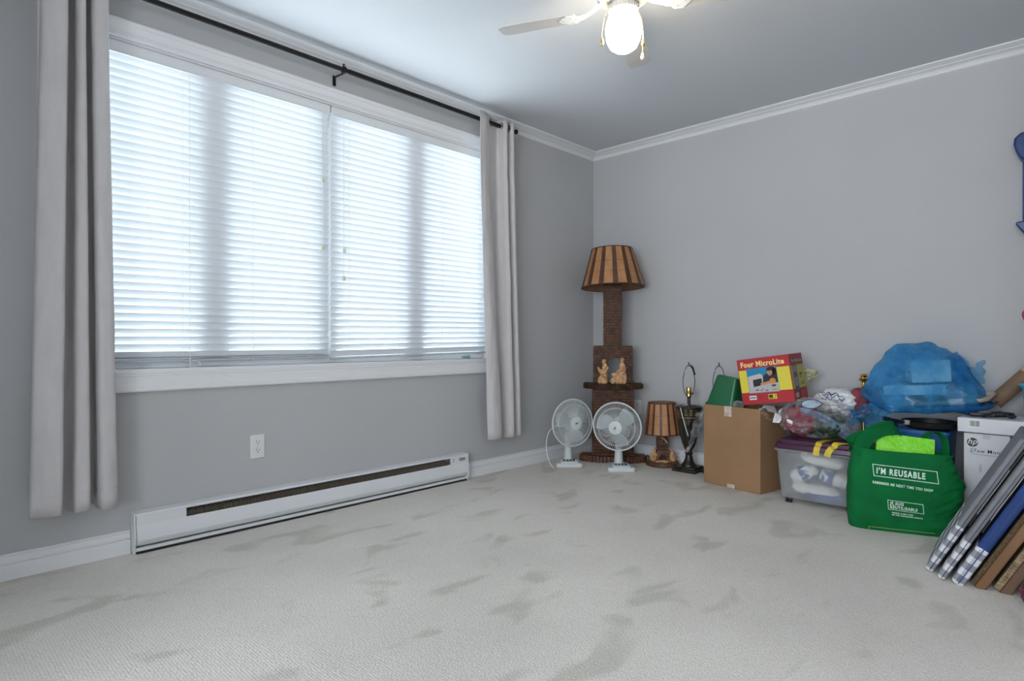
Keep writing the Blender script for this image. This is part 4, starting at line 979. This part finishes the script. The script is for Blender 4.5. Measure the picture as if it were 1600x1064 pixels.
pack((-0.03, -0.075, 0.078), (0.12, 0.07, 0.032), (0, R(3), 0), 'long white wadding pack at the bottom of the storage tub', None, 0)
pack((-0.085, -0.085, 0.160), (0.07, 0.06, 0.042), (0, R(-28), 0), 'white wadding pack with blue wrapper slanting in the storage tub', (-0.1, 0.75), 0)
pack((0.065, -0.085, 0.155), (0.072, 0.062, 0.036), (0, R(14), 0), 'white wadding pack with blue band lying across the storage tub', (-0.75, 0.1), 0)
pack((0.01, -0.085, 0.245), (0.11, 0.07, 0.032), (0, R(8), 0), 'white wadding pack topmost in the storage tub', None, 0)
pack((0.158, -0.09, 0.12), (0.03, 0.06, 0.075), (0, 0, 0), 'upright white wadding pack in the tub end by the green bag', None, 0)
pack((-0.02, 0.085, 0.12), (0.13, 0.07, 0.075), (0, 0, 0), 'large white wadding pack at the back of the storage tub', (-0.4, 0.4), 0)
bm = new(); box(bm, (0.03, -0.125, 0.053), (0.20, 0.05, 0.03)); o = obj('blue_pouch', bm, M_PACKB, None, bevel=0.012, bseg=3); o.matrix_world = Matrix.Translation((-0.392, -1.868, 0)) @ Matrix.Rotation(TR, 4, 'Z'); tag(o, 'dark blue pouch under the packs in the storage tub', 'pouch')

# ------------------------------------------------------------------ bags of clothes on the tub
bm = new(); blob(bm, (-0.405, -1.745, 0.442), (0.098, 0.10, 0.086), 4, 0.16, 2.6, 1.5, zmin=0.358); tag(obj('folded_sweater', bm, M_MAROON, None, smooth=60), 'maroon knitted garment inside the clear bag on the tub', 'garment')
bm = new(); blob(bm, (-0.42, -1.90, 0.425), (0.11, 0.075, 0.068), 4, 0.18, 2.8, 4.5, zmin=0.358); tag(obj('folded_sweater', bm, M_DKGREEN, None, smooth=60), 'dark green knitted garment inside the clear bag on the tub', 'garment')
bm = new(); blob(bm, (-0.40, -1.825, 0.458), (0.15, 0.20, 0.112), 5, 0.16, 3.2, 2.2, True, zmin=0.3575); cb_ = tag(obj('garment_bag', bm, M_CLEAR, None, smooth=25), 'clear plastic bag of folded garments lying on the aubergine lid', 'plastic bag')
bvh_bag = BVHTree.FromObject(cb_, bpy.context.evaluated_depsgraph_get())
def drape(name, f, nu, nv, m, parent, out=Vector((-0.9, -0.0, 0.44)), off=0.003):
    """thin printed patch lying on the bag: points are dropped onto it from outside"""
    bm = new()
    def g(u, v):
        p = Vector(f(u, v)); d = out.normalized()
        h_ = bvh_bag.ray_cast(p + d * 0.4, -d)[0]
        return (h_ + d * off) if h_ else p
    grid(bm, g, nu, nv); return obj(name, bm, m, parent, smooth=60)
drape('white_end', lambda u, v: (-0.45, -1.60 - 0.04 * u - 0.02 * v, 0.42 + 0.08 * v), 8, 8, M_WHITEBAG, cb_)
drape('round_seal', lambda u, v: (-0.45, -1.825 + 0.05 * v * math.cos(2 * PI * u), 0.525 + 0.035 * v * math.sin(2 * PI * u)), 28, 5, M_PALEBLUE, cb_)
bm = new(); pts = []
for k in range(32):
    p = Vector((-0.45, -1.825 + 0.052 * math.cos(2 * PI * k / 32), 0.525 + 0.037 * math.sin(2 * PI * k / 32))); d = Vector((-0.9, 0, 0.44)).normalized()
    h_ = bvh_bag.ray_cast(p + d * 0.4, -d)[0]; pts.append((h_ or p) + d * 0.004)
tube(bm, pts, 0.002, 5, True); obj('seal_ring', bm, M_INK, cb_)
drape('blue_band', lambda u, v: (-0.45, -1.78 - 0.23 * u, 0.475 - 0.10 * u ** 1.4 + 0.03 * (v - 0.5) * (1 + u)), 26, 6, M_PRINTFILM, cb_)
drape('care_label', lambda u, v: (-0.45, -1.71 - 0.03 * u, 0.40 + 0.02 * v - 0.012 * u), 6, 5, M_WHITEBAG, cb_)
bm = new(); blob(bm, (-0.22, -1.885, 0.545), (0.11, 0.125, 0.075), 4, 0.2, 2.6, 6.3, True, zmin=0.36); wb = tag(obj('shopping_bag', bm, M_WHITEBAG, None, smooth=35), 'white plastic shopping bag with navy scribbles behind the clear garment bag', 'plastic bag')
bvh_bag = BVHTree.FromObject(wb, bpy.context.evaluated_depsgraph_get())
bm = new()
for s, (y0, z0, ln, am) in enumerate(((-1.80, 0.595, 0.13, 0.012), (-1.82, 0.575, 0.12, 0.014), (-1.79, 0.61, 0.10, 0.01), (-1.83, 0.555, 0.10, 0.012))):
    pts = []; d = Vector((-0.8, 0, 0.6)).normalized()
    for k in range(22):
        p = Vector((-0.3, y0 - ln * k / 21, z0 + am * math.sin(k * 0.9 + s) - 0.02 * k / 21)); h_ = bvh_bag.ray_cast(p + d * 0.5, -d)[0]
        if h_: pts.append(h_ + d * 0.002)
    if len(pts) > 3: tube(bm, pts, 0.0018, 5)
obj('scribble_print', bm, M_INK, wb)
bm = new(); blob(bm, (-0.21, -1.99, 0.535), (0.075, 0.062, 0.095), 4, 0.14, 2.6, 9.3, zmin=0.42); tag(obj('folded_sweater', bm, mat('dusty_red_knit', (0.22, 0.04, 0.05), 0.8, var=0.3, vscale=18), None, smooth=60), 'dusty red folded garment between the white bag and the blue bag', 'garment')

# brass candlestick behind
t = thing('candlestick', 'tall brass candlestick rising behind the blue plastic bag', 'candlestick', (-0.068, -1.975, 0))
bm = new(); lathe(bm, [(0, 0), (0.055, 0), (0.055, 0.01), (0.03, 0.02), (0.012, 0.04), (0.010, 0.30), (0.016, 0.32), (0.010, 0.34), (0.009, 0.62), (0.014, 0.63), (0.008, 0.64), (0.008, 0.65), (0, 0.65)], 20); obj('stem', bm, M_BRASS, t)
bm = new(); lathe(bm, [(0.006, 0.65), (0.02, 0.66), (0.026, 0.672), (0.016, 0.68), (0.02, 0.69), (0.012, 0.70), (0, 0.70)], 16); obj('cup', bm, M_BRASS, t)

# ================================================================== BLUE BIN, BLACK CASE, BLUE BAG, TRAYS
bm = new(); bin_shell(bm, 0.25, 0.24, 0.28, 0.27, 0.44, 0.004)
o = obj('blue_crate', bm, M_BLUEPL, None, smooth=40, loc=(-0.27, -2.285, 0), rot=(0, 0, R(-90))); tag(o, 'blue plastic crate standing behind the green shopping bag', 'crate')
t = thing('frying_pan', 'black frying pan lying on the blue crate under the blue bag', 'pan', (-0.29, -2.335, 0.446), R(-100))
bm = new(); lathe(bm, [(0, 0), (0.10, 0), (0.118, 0.012), (0.125, 0.035), (0.128, 0.036), (0.121, 0.010), (0.10, 0.004), (0, 0.004)], 36); obj('pan_body', bm, M_BLACK, t)
bm = new(); tube(bm, smooth_path([(-0.06, -0.10, 0.028), (-0.10, -0.15, 0.036), (-0.14, -0.20, 0.05)], 5), [0.009] * 5 + [0.011] * 6, 10); hn = obj('handle', bm, M_BLACK, t)
bm = new(); cyl(bm, (-0.062, -0.102, 0.029), (-0.078, -0.122, 0.031), 0.0125, seg=12); obj('rivet_collar', bm, M_GREYPLASTIC, hn)
# boards inside and under the blue bag
def tray(name, w, d, hh, loc, rot, m, label):
    bm = new(); loft(bm, [(rrect(w - 0.03, d - 0.03, 0.06, 7), 0), (rrect(w - 0.01, d - 0.01, 0.065, 7), hh * 0.5), (rrect(w, d, 0.07, 7), hh), (rrect(w - 0.008, d - 0.008, 0.066, 7), hh), (rrect(w - 0.02, d - 0.02, 0.06, 7), hh * 0.55)])
    o = obj(name, bm, m, None, smooth=35, loc=loc, rot=rot); tag(o, label, 'tray'); return o
tray('oval_tray', 0.40, 0.27, 0.022, (-0.27, -2.40, 0.548), (R(2), R(-6), R(-92)), M_BLUEPL, 'blue oval tray under the tan tray, beneath the blue bag')
tray('oval_tray', 0.38, 0.25, 0.02, (-0.27, -2.405, 0.585), (R(4), R(-8), R(-92)), M_TAN, 'tan oval tray sticking out from under the blue bag')
bm = new(); box(bm, (0, 0, 0.025), (0.27, 0.25, 0.05)); tag(obj('flat_carton', bm, M_WTRAY, None, bevel=0.004, loc=(-0.285, -2.285, 0.618), rot=(0, R(-4), R(-90))), 'flat white carton inside the blue plastic bag', 'carton')
bm = new(); box(bm, (0, 0, 0.055), (0.17, 0.18, 0.11)); tag(obj('square_carton', bm, M_WTRAY, None, bevel=0.006, loc=(-0.27, -2.32, 0.682), rot=(0, R(-4), R(-70))), 'grey-white square carton on the flat carton inside the blue bag', 'carton')

def taut(bm, pts, cuts, amp, freq, seed, soft=1):
    """crumpled film: a hull of taut facets between tugged points, cut finer, eased and lightly wrinkled"""
    vs = [bm.verts.new(p) for p in pts]
    r = bmesh.ops.convex_hull(bm, input=vs)
    bmesh.ops.delete(bm, geom=list({v for v in r['geom_interior'] + r['geom_unused'] if isinstance(v, bmesh.types.BMVert)}), context='VERTS')
    for _ in range(cuts): bmesh.ops.subdivide_edges(bm, edges=list(bm.edges), cuts=1, use_grid_fill=True)
    bmesh.ops.triangulate(bm, faces=list(bm.faces))
    for _ in range(soft): bmesh.ops.smooth_vert(bm, verts=list(bm.verts), factor=0.5, use_axis_x=True, use_axis_y=True, use_axis_z=True)
    bm.normal_update()
    for v in bm.verts:
        q = v.co * freq + Vector((seed, 0, seed)); q.z *= 0.55
        v.co += v.normal * amp * (0.5 - 2.2 * abs(noise.noise(q)) - 0.9 * abs(noise.noise(q * 2.3)))
def plastic_bag():
    rnd = random.Random(5); P = []
    cy, cx = -2.29, -0.285
    for k in range(46):
        a = rnd.uniform(0, 2 * PI); h = rnd.random()
        ry = 0.262 - 0.10 * h ** 1.6; rx = 0.20 - 0.07 * h ** 1.6
        P.append((min(-0.014, cx + rx * math.cos(a)), cy + ry * math.sin(a) - 0.02 * h, 0.515 + 0.33 * h * (1 - 0.12 * (h if math.sin(a) < 0 else 0))))
    P += [(-0.42, -2.04, 0.60), (-0.36, -2.10, 0.76), (-0.30, -2.19, 0.875), (-0.25, -2.33, 0.885), (-0.34, -2.30, 0.865), (-0.38, -2.40, 0.80), (-0.25, -2.45, 0.81), (-0.40, -2.545, 0.62), (-0.20, -2.55, 0.66),
          (-0.47, -2.30, 0.56), (-0.45, -2.15, 0.53), (-0.44, -2.44, 0.54), (-0.2, -2.06, 0.70)]
    bm = new(); taut(bm, P, 3, 0.017, 8.0, 2.0, 1)
    return obj('plastic_bag', bm, M_BLUEFILM, None, smooth=28)
pb_ = tag(plastic_bag(), 'big crumpled blue plastic bag heaped on the trays and crate', 'plastic bag')
bm = new()
grid(bm, lambda u, v: Vector((-0.445 - 0.03 * math.sin(u * 5) + 0.02 * noise.noise(Vector((u * 5, v * 6, 0.4))) + 0.05 * v,
                             -1.985 - 0.20 * u + 0.03 * noise.noise(Vector((u * 4, v * 7, 8.4))),
                             0.435 + 0.11 * v * (0.6 + 0.8 * u) + 0.03 * noise.noise(Vector((u * 7, v * 6, 2.4))) + 0.02 * math.sin(u * 4))), 40, 18)
obj('trailing_edge', bm, M_BLUEFILM, pb_, smooth=22)
bm = new()   # loose mouth of the bag standing up as a flap
grid(bm, lambda u, v: Vector((-0.24 + 0.05 * math.sin(u * 6) + 0.03 * noise.noise(Vector((u * 4, v * 3, 5.0))), -2.40 - 0.15 * u + 0.02 * noise.noise(Vector((u * 5, v * 5, 1.0))),
                             0.68 + (0.135 + 0.03 * math.sin(u * 7) - 0.035 * u) * v)), 26, 14)
obj('bag_mouth', bm, M_BLUEFILM, pb_, smooth=28)

# ================================================================== WHITE CARTONS
t = thing('monitor_box', 'tall narrow white monitor carton with round black logo behind the leaning panels', 'carton', (-0.255, -2.578, 0), R(-90))
bm = new(); box(bm, (0, 0, 0.232), (0.17, 0.43, 0.464)); obj('carton', bm, M_HPW, t, bevel=0.003)
bm = new(); box(bm, (0, -0.2155, 0.461), (0.168, 0.002, 0.003)); obj('flap_gap', bm, M_BLACK, t)
bm = new(); box(bm, (0.0, -0.2158, 0.452), (0.028, 0.0008, 0.03)); obj('clear_tape', bm, M_GREYPLASTIC, t)
bm = new(); cyl(bm, (-0.052, -0.2152, 0.418), (-0.052, -0.2165, 0.418), 0.021, seg=36); lg = obj('round_logo', bm, M_BLACK, t)
me = text_mesh('hp', 0.036, bold=0.0006, shear=0.3, align='CENTER'); print_on('logo_letters', me, M_HPW, t, Matrix.Translation((-0.053, -0.2172, 0.411)) @ FACE)
me = text_mesh('27xw Monitor', 0.024, bold=0.0001); print_on('model_print', me, M_BLACK, t, Matrix.Translation((-0.062, -0.2158, 0.372)) @ FACE)
bm = new(); box(bm, (0.02, -0.2158, 0.363), (0.155, 0.0006, 0.0012)); obj('rule_print', bm, M_BLACK, t)
bm = new(); blob(bm, (-0.022, -0.2158, 0.30), (0.005, 0.001, 0.022), 2, 0.0, 1, 0); obj('faint_print', bm, mat('faint_grey', (0.5, 0.52, 0.56), 0.6), t)
t = thing('flat_box', 'flat white carton with barcode lying across the tall monitor carton', 'carton', (-0.36, -2.63, 0.4655), R(-92))
bm = new(); box(bm, (0, 0, 0.033), (0.31, 0.26, 0.066)); obj('carton', bm, M_HPW, t, bevel=0.003)
bm = new(); x = -0.108; k = 0
while x < -0.072:
    w = random.choice((0.0012, 0.002, 0.003)); box(bm, (x + w / 2, -0.1305, 0.042), (w, 0.0006, 0.026)); x += w + random.choice((0.0012, 0.002))
obj('barcode', bm, M_BLACK, t)
bm = new(); box(bm, (-0.09, -0.1302, 0.041), (0.048, 0.0004, 0.038)); obj('barcode_sticker', bm, M_WPLASTIC, t)
# cables on the flat carton
for k, (pts, lab) in enumerate((([(-0.44, -2.56, 0.54), (-0.40, -2.62, 0.56), (-0.43, -2.66, 0.541), (-0.40, -2.675, 0.545), (-0.37, -2.645, 0.541), (-0.40, -2.60, 0.541)], 'black cable coiled on the flat white carton'),
                         ([(-0.27, -2.56, 0.54), (-0.30, -2.61, 0.548), (-0.26, -2.66, 0.54)], 'short black cable lying behind the coil on the flat carton'))):
    bm = new(); tube(bm, smooth_path(pts, 7), 0.006, 8); tag(obj('cable', bm, M_BLACK, None), lab, 'cable')
t = thing('handset', 'black handset with pale stripe lying on the flat white carton', 'handset', (-0.405, -2.555, 0.5375), R(-78))
bm = new(); box(bm, (0, 0, 0.009), (0.10, 0.04, 0.018)); obj('body', bm, M_BLACK, t, bevel=0.005)
bm = new(); box(bm, (0.01, -0.0, 0.0185), (0.05, 0.012, 0.001)); obj('stripe', bm, M_GREYPLASTIC, t)
# cardboard tube leaning
t = thing('cardboard_tube', 'brown cardboard tube leaning beyond the blue bag', 'tube', (-0.14, -2.575, 0.545))
d = Vector((0.02, -0.135, 0.158)).normalized()
bm = new(); cyl(bm, Vector((0, 0, 0.035)), Vector((0, 0, 0.035)) + d * 0.20, 0.036, seg=28); obj('tube_body', bm, mat('kraft_tube', (0.20, 0.125, 0.075), 0.7, var=0.1, vscale=10), t)
bm = new(); cyl(bm, Vector((0, 0, 0.035)) + d * 0.195, Vector((0, 0, 0.035)) + d * 0.42, 0.039, seg=28); obj('tube_cap', bm, mat('pale_kraft', (0.50, 0.34, 0.23), 0.7), t)
# cyan cup at the edge
t = thing('cup', 'cyan plastic cup with flared rim standing on the flat white carton', 'cup', (-0.33, -2.735, 0.533))
bm = new(); lathe(bm, [(0, 0), (0.03, 0), (0.032, 0.004), (0.038, 0.135), (0.048, 0.143), (0.054, 0.155), (0.052, 0.160), (0.044, 0.15), (0.036, 0.138), (0.028, 0.006), (0, 0.006)], 32); obj('cup_body', bm, M_CYAN, t)

# ================================================================== GREEN REUSABLE BAG
GW = 0.44; GD = 0.18
t = thing('shopping_bag', 'green reusable shopping bag with white lettering standing on the carpet', 'shopping bag', (-0.648, -2.272, 0), R(-70))
def bag_pt(u, v):
    a = 2 * PI * u; c = math.cos(a); s = math.sin(a)
    w = GW / 2 * (0.985 + 0.05 * math.sin(PI * min(1, v * 1.1)) - 0.07 * v * v); dd = GD / 2 * (0.92 + 0.22 * math.sin(PI * v) - 0.25 * v ** 3)
    x = w * math.copysign(abs(c) ** 0.35, c); y = dd * math.copysign(abs(s) ** 0.55, s)
    # the right side slumps outward half way up
    if c > 0: x += 0.018 * math.exp(-((v - 0.62) / 0.2) ** 2) * abs(c)
    top = 0.372 + 0.02 * (-c) * (1 if c < 0 else 0.2)
    z = top * v
    wr = 0.0
    rx = max(0.0, x / (GW / 2))
    q = Vector((x * 6, y * 6 + 2, z * 26))
    wr = 0.016 * noise.noise(q) * (0.25 + 0.9 * rx) + 0.010 * noise.noise(Vector((x * 14 + 3, y * 5, z * 55 - x * 30))) * (0.15 + rx)
    nx, ny = c, s
    return Vector((x + wr * nx, y + wr * ny * (0.5 if s < 0 else 1) - 0.008 * math.sin(v * PI), z))
bm = new(); V = grid(bm, bag_pt, 120, 60, True); bm.faces.new([v for v in V[0]][::-1])
gbag = obj('bag_body', bm, M_BAGGREEN, t, smooth=60)
sm = gbag.modifiers.new('thickness', 'SOLIDIFY'); sm.thickness = 0.0015; sm.offset = -1
bvh = BVHTree.FromObject(gbag, bpy.context.evaluated_depsgraph_get())
def lay(me, M, off=0.0022):
    """screen print: letter outlines dropped onto the cloth"""
    me.transform(M)
    b = bmesh.new(); b.from_mesh(me); bmesh.ops.triangulate(b, faces=b.faces)
    bmesh.ops.subdivide_edges(b, edges=[e for e in b.edges if e.calc_length() > 0.015], cuts=2)
    for v in b.verts:
        h_ = bvh.ray_cast(Vector((v.co.x, -0.5, v.co.z)), Vector((0, 1, 0)))[0]
        if h_: v.co.y = h_.y - off
    b.to_mesh(me); b.free(); return me
def bag_text(s, size, x, z, rot, bold=0.0006, shear=0, sx=1.0, nm='lettering'):
    me = text_mesh(s, size, bold=bold, shear=shear, sx=sx * 0.9, space=1.22); M = Matrix.Translation((x, 0, z)) @ Matrix.Rotation(R(-rot), 4, 'Y').inverted() @ FACE
    lay(me, M); me.materials.clear(); me.materials.append(M_BAGTEXT)
    o = bpy.data.objects.new(nm, me); link(o, t)
def bag_frame(corners, w, nm):
    b = bmesh.new()
    for k in range(4):
        a = Vector((corners[k][0], 0, corners[k][1])); c = Vector((corners[(k + 1) % 4][0], 0, corners[(k + 1) % 4][1])); dv = (c - a).normalized(); nn = Vector((-dv.z, 0, dv.x)) * w / 2
        n = 14; rows = []
        for i in range(n + 1):
            p = a + (c - a) * i / n + dv * ((-w / 2) if i == 0 else (w / 2 if i == n else 0)); rows.append((b.verts.new(p - nn), b.verts.new(p + nn)))
        for i in range(n): b.faces.new((rows[i][0], rows[i + 1][0], rows[i + 1][1], rows[i][1]))
    me = bpy.data.meshes.new(nm); b.to_mesh(me); b.free(); lay(me, Matrix.Identity(4)); me.materials.append(M_BAGTEXT)
    link(bpy.data.objects.new(nm, me), t)
ROT = 0.0
bag_frame([(-0.125, 0.311), (0.128, 0.297), (0.131, 0.246), (-0.121, 0.260)], 0.003, 'frame_print')
bag_text("I'M REUSABLE", 0.0375, -0.112, 0.2715, 3.2, bold=0.0014, sx=0.80)
bag_text('REMEMBER ME NEXT TIME YOU SHOP', 0.0160, -0.128, 0.2255, 4.2, bold=0.0005, sx=0.82)
bag_frame([(-0.067, 0.154), (0.070, 0.147), (0.074, 0.104), (-0.064, 0.111)], 0.0022, 'frame_print')
bag_text('JE SUIS', 0.0195, -0.058, 0.1345, 2.6, bold=0.0007, sx=0.86)
bag_text('R\u00c9UTILISABLE', 0.0195, -0.058, 0.1165, 2.6, bold=0.0007, sx=0.84)
bag_text('PENSEZ \u00c0 MOI LORS', 0.0085, -0.05, 0.0935, 2.6, bold=0.0003)
bag_text('DE VOS PROCHAINS ACHATS', 0.0085, -0.05, 0.0835, 2.6, bold=0.0003)
bm = new(); pts = []
for k in range(40):
    x = -0.14 + 0.26 * k / 39; h_ = bvh.ray_cast(Vector((x, -0.5, 0.016)), Vector((0, 1, 0)))[0]
    if h_: pts.append((x, h_.y - 0.001, 0.016))
tube(bm, pts, 0.0012, 5); tube(bm, [(pts[0][0], pts[0][1], 0.016), (pts[0][0], pts[0][1], 0.003)], 0.0012, 5); obj('stitched_hem', bm, mat('khaki_thread', (0.35, 0.36, 0.12), 0.8), t)
# straps
bm = new(); ribbon(bm, smooth_path([(-0.155, -0.062, 0.345), (-0.165, -0.05, 0.39), (-0.135, -0.025, 0.432), (-0.085, 0.0, 0.462), (-0.035, 0.012, 0.473), (0.0, 0.03, 0.455)], 6), [(0.75, 0.1, -0.66)] * 31, [0.07] * 31, 0.002); obj('strap', bm, M_BAGGREEN, t, smooth=60)
bm = new(); ribbon(bm, smooth_path([(-0.19, 0.03, 0.36), (-0.205, 0.01, 0.395), (-0.175, -0.01, 0.42), (-0.10, 0.0, 0.452), (-0.03, 0.015, 0.478)], 6), [(0.3, 0.3, -0.9)] * 25, [0.06] * 25, 0.002); obj('strap', bm, M_BAGGREEN, t, smooth=60)
bm = new(); ribbon(bm, smooth_path([(0.10, 0.05, 0.36), (0.105, 0.055, 0.42), (0.125, 0.045, 0.452), (0.155, 0.03, 0.455), (0.175, 0.015, 0.43), (0.178, 0.0, 0.395), (0.175, -0.01, 0.36)], 6), [(0.35, -0.9, 0.1)] * 37, [0.05] * 37, 0.002); obj('strap', bm, M_BAGGREEN, t, smooth=60)
# lime packet in the bag
lp = thing('lime_packet', 'lime green textured packet sticking out of the green shopping bag', 'packet')
lp.matrix_world = t.matrix_basis @ Matrix.Translation((0.01, -0.005, 0.27)) @ Matrix.Rotation(R(5), 4, 'Y') @ Matrix.Rotation(R(-14), 4, 'X')
bm = new(); bmesh.ops.create_grid(bm, x_segments=30, y_segments=20, size=0.5, matrix=FACE)
for v in bm.verts:
    u, w = v.co.x, v.co.z; v.co = Vector((u * 0.235, -0.014 + 0.005 * noise.noise(Vector((u * 4, w * 3, 1))) - 0.002 * (1 if abs(u - 0.02) < 0.02 else 0), 0.085 + w * 0.17))
ge = bmesh.ops.extrude_face_region(bm, geom=list(bm.faces))
for e in ge['geom']:
    if isinstance(e, bmesh.types.BMVert): e.co.y += 0.03
obj('wrapper', bm, M_LIME, lp, smooth=40)
bm = new(); box(bm, (0.09, -0.0185, 0.085), (0.004, 0.004, 0.168)); box(bm, (0.025, -0.0185, 0.085), (0.003, 0.003, 0.168)); obj('fold_ridge', bm, M_LIME, lp)

# ================================================================== LEANING PANELS
LEAN = R(28)
def panel_root(name, y, x0, label, cat, lean=LEAN, group=None, depth=0.44):
    """local x: thickness (towards the rear wall is +), y: into the room corner, z: up the lean"""
    t = thing(name, label, cat, (x0, y, 0), 0, group)
    t.matrix_world = Matrix.Translation((x0, y, 0.0)) @ Matrix.Rotation(R(-86.5), 4, 'Z') @ Matrix.Rotation(lean, 4, 'Y')
    return t
def slab(bm, x0, x1, y0, y1, z0, z1): box(bm, ((x0 + x1) / 2, (y0 + y1) / 2, (z0 + z1) / 2), (x1 - x0, y1 - y0, z1 - z0))
lab = ['grey padded chair panel with checked foot, foremost of the leaning row by the green bag', 'grey padded chair panel with checked foot, second in the leaning row', 'royal blue padded panel with checked foot, leaning against the wooden board']
for k, (y, x0, tk, mm) in enumerate(((-2.455, -1.21, 0.028, M_GREYCLOTH), (-2.503, -1.275, 0.026, M_GREYCLOTH), (-2.548, -1.285, 0.040, M_NAVY))):
    t = panel_root('padded_panel', y, x0, lab[k], 'panel', group='padded panels leaning in a row')
    zc = (0.235, 0.20, 0.185)[k]
    bm = new(); slab(bm, 0.0, tk, 0.0, 0.44, 0.012, zc); obj('checked_foot', bm, M_GING, t, bevel=0.012, bseg=3)
    bm = new(); slab(bm, 0.0005, tk - 0.0005, 0.001, 0.439, zc - 0.015, 0.62); obj('pad', bm, mm, t, bevel=0.010, bseg=3)
    bm = new(); slab(bm, tk * 0.52, tk * 0.60, -0.0012, 0.002, 0.02, 0.612); obj('seam', bm, M_BLACK if k < 2 else M_DKBLUE, t)
    if k < 2:
        bm = new(); slab(bm, tk + 0.0005, tk + 0.0095, 0.02, 0.42, 0.24, 0.60); obj('black_backing', bm, M_BLACK, t, bevel=0.003)
        bm = new(); tube(bm, smooth_path([(tk + 0.0025, 0.01, 0.50), (tk + 0.003, 0.008, 0.44), (tk + 0.002, 0.008, 0.36), (tk + 0.003, 0.01, 0.30)], 5), 0.0012, 5); obj('tie_string', bm, M_GREYPLASTIC, t)
t = panel_root('framed_board', -2.603, -1.262, 'dark cork board in a brown oak frame leaning in the row', 'framed board')
bm = new(); slab(bm, 0.0, 0.014, 0.0, 0.42, 0.018, 0.62); obj('cork_face', bm, M_CORK, t)
for (y0, y1, z0, z1) in ((-0.006, 0.02, 0.012, 0.63), (0.40, 0.426, 0.012, 0.63), (0.02, 0.40, 0.012, 0.04), (0.02, 0.40, 0.60, 0.63)):
    bm = new(); slab(bm, 0.0145, 0.046, y0, y1, z0, z1); obj('frame_bar', bm, M_FRAMEWOOD, t, bevel=0.004)
t = panel_root('framed_board', -2.668, -1.255, 'straw-weave board in a walnut frame, last of the leaning row', 'framed board')
bm = new(); slab(bm, 0.0, 0.020, 0.0, 0.42, 0.018, 0.60); wv = obj('woven_face', bm, M_STRAW, t)
bm = new()
for k in range(46):
    z = 0.024 + k * 0.0125
    for j in range(2): slab(bm, 0.001 + 0.0095 * j, 0.0085 + 0.0095 * j, -0.003 - 0.001 * ((k + j) % 2), 0.0, z + 0.003 * j, z + 0.0095 + 0.003 * j)
stuff(obj('straw_knots', bm, M_STRAW, wv))
for (y0, y1, z0, z1) in ((-0.006, 0.02, 0.012, 0.61), (0.40, 0.426, 0.012, 0.61), (0.02, 0.40, 0.012, 0.04), (0.02, 0.40, 0.58, 0.61)):
    bm = new(); slab(bm, 0.0205, 0.052, y0, y1, z0, z1); obj('frame_bar', bm, M_DKWOOD, t, bevel=0.004)
# bundle at the frame edge
bm = new(); blob(bm, (-1.32, -2.80, 0.04), (0.05, 0.045, 0.045), 4, 0.3, 3, 3.0, True, zmin=0.002); tag(obj('plastic_bundle', bm, mat('maroon_wrap', (0.12, 0.03, 0.05), 0.25, var=0.6, vscale=20), None, smooth=20), 'maroon plastic bundle on the carpet beside the walnut board', 'bundle')
t = thing('black_shoe', 'black shoe on the carpet in front of the maroon bundle', 'shoe', (-1.46, -2.86, 0), R(20))
bm = new(); blob(bm, (0, 0, 0.05), (0.075, 0.036, 0.055), 3, 0.05, 2, 0, zmin=0.012); obj('upper', bm, M_BLACK, t, smooth=60)
bm = new(); loft(bm, [(rrect(0.15, 0.07, 0.03), 0.0), (rrect(0.155, 0.075, 0.032), 0.012)]); obj('sole', bm, M_BLACK, t)

# ================================================================== WALL RACK AT THE EDGE
t = thing('wall_rack', 'dark blue plastic rack fixed to the wall above the cartons', 'rack', (0, -2.735, 1.42), R(-90))
bm = new(); box(bm, (0.0, -0.018, 0.26), (0.116, 0.036, 0.40)); obj('back_post', bm, mat('indigo_plastic', (0.055, 0.07, 0.24), 0.4), t, bevel=0.008)
bm = new(); prism(bm, [(-0.085, 0.48), (-0.088, 0.45), (-0.078, 0.41), (-0.060, 0.37), (0.060, 0.37), (0.078, 0.41), (0.088, 0.45), (0.085, 0.48), (0.06, 0.505), (-0.06, 0.505)], 'y', -0.11, 0.0); hd = obj('top_cup', bm, M_DKBLUE, t, bevel=0.012, bseg=3)
bm = new(); box(bm, (0, -0.112, 0.425), (0.10, 0.006, 0.09)); obj('cup_front', bm, M_BLUEPL, hd, bevel=0.004)
bm = new(); prism(bm, [(-0.082, 0.055), (-0.075, 0.065), (0.075, 0.065), (0.082, 0.055), (0.045, 0.0), (-0.045, 0.0)], 'y', -0.10, 0.0); obj('bottom_cup', bm, M_DKBLUE, t, bevel=0.006)
t = thing('pink_pouch', 'small pink pouch hanging on the wall under the blue rack', 'pouch', (0, -2.735, 1.02), R(-90))
bm = new(); blob(bm, (0, -0.02, 0), (0.062, 0.018, 0.05), 3, 0.08, 2, 1.0); obj('pouch_body', bm, M_PINK, t, smooth=60)
bm = new(); tube(bm, smooth_path([(-0.02, -0.012, 0.045), (0, -0.006, 0.10), (0.02, -0.012, 0.045)], 5), 0.002, 6); cyl(bm, (0, -0.012, 0.10), (0, 0, 0.10), 0.004, seg=8); obj('hanging_loop', bm, M_PINK, t)
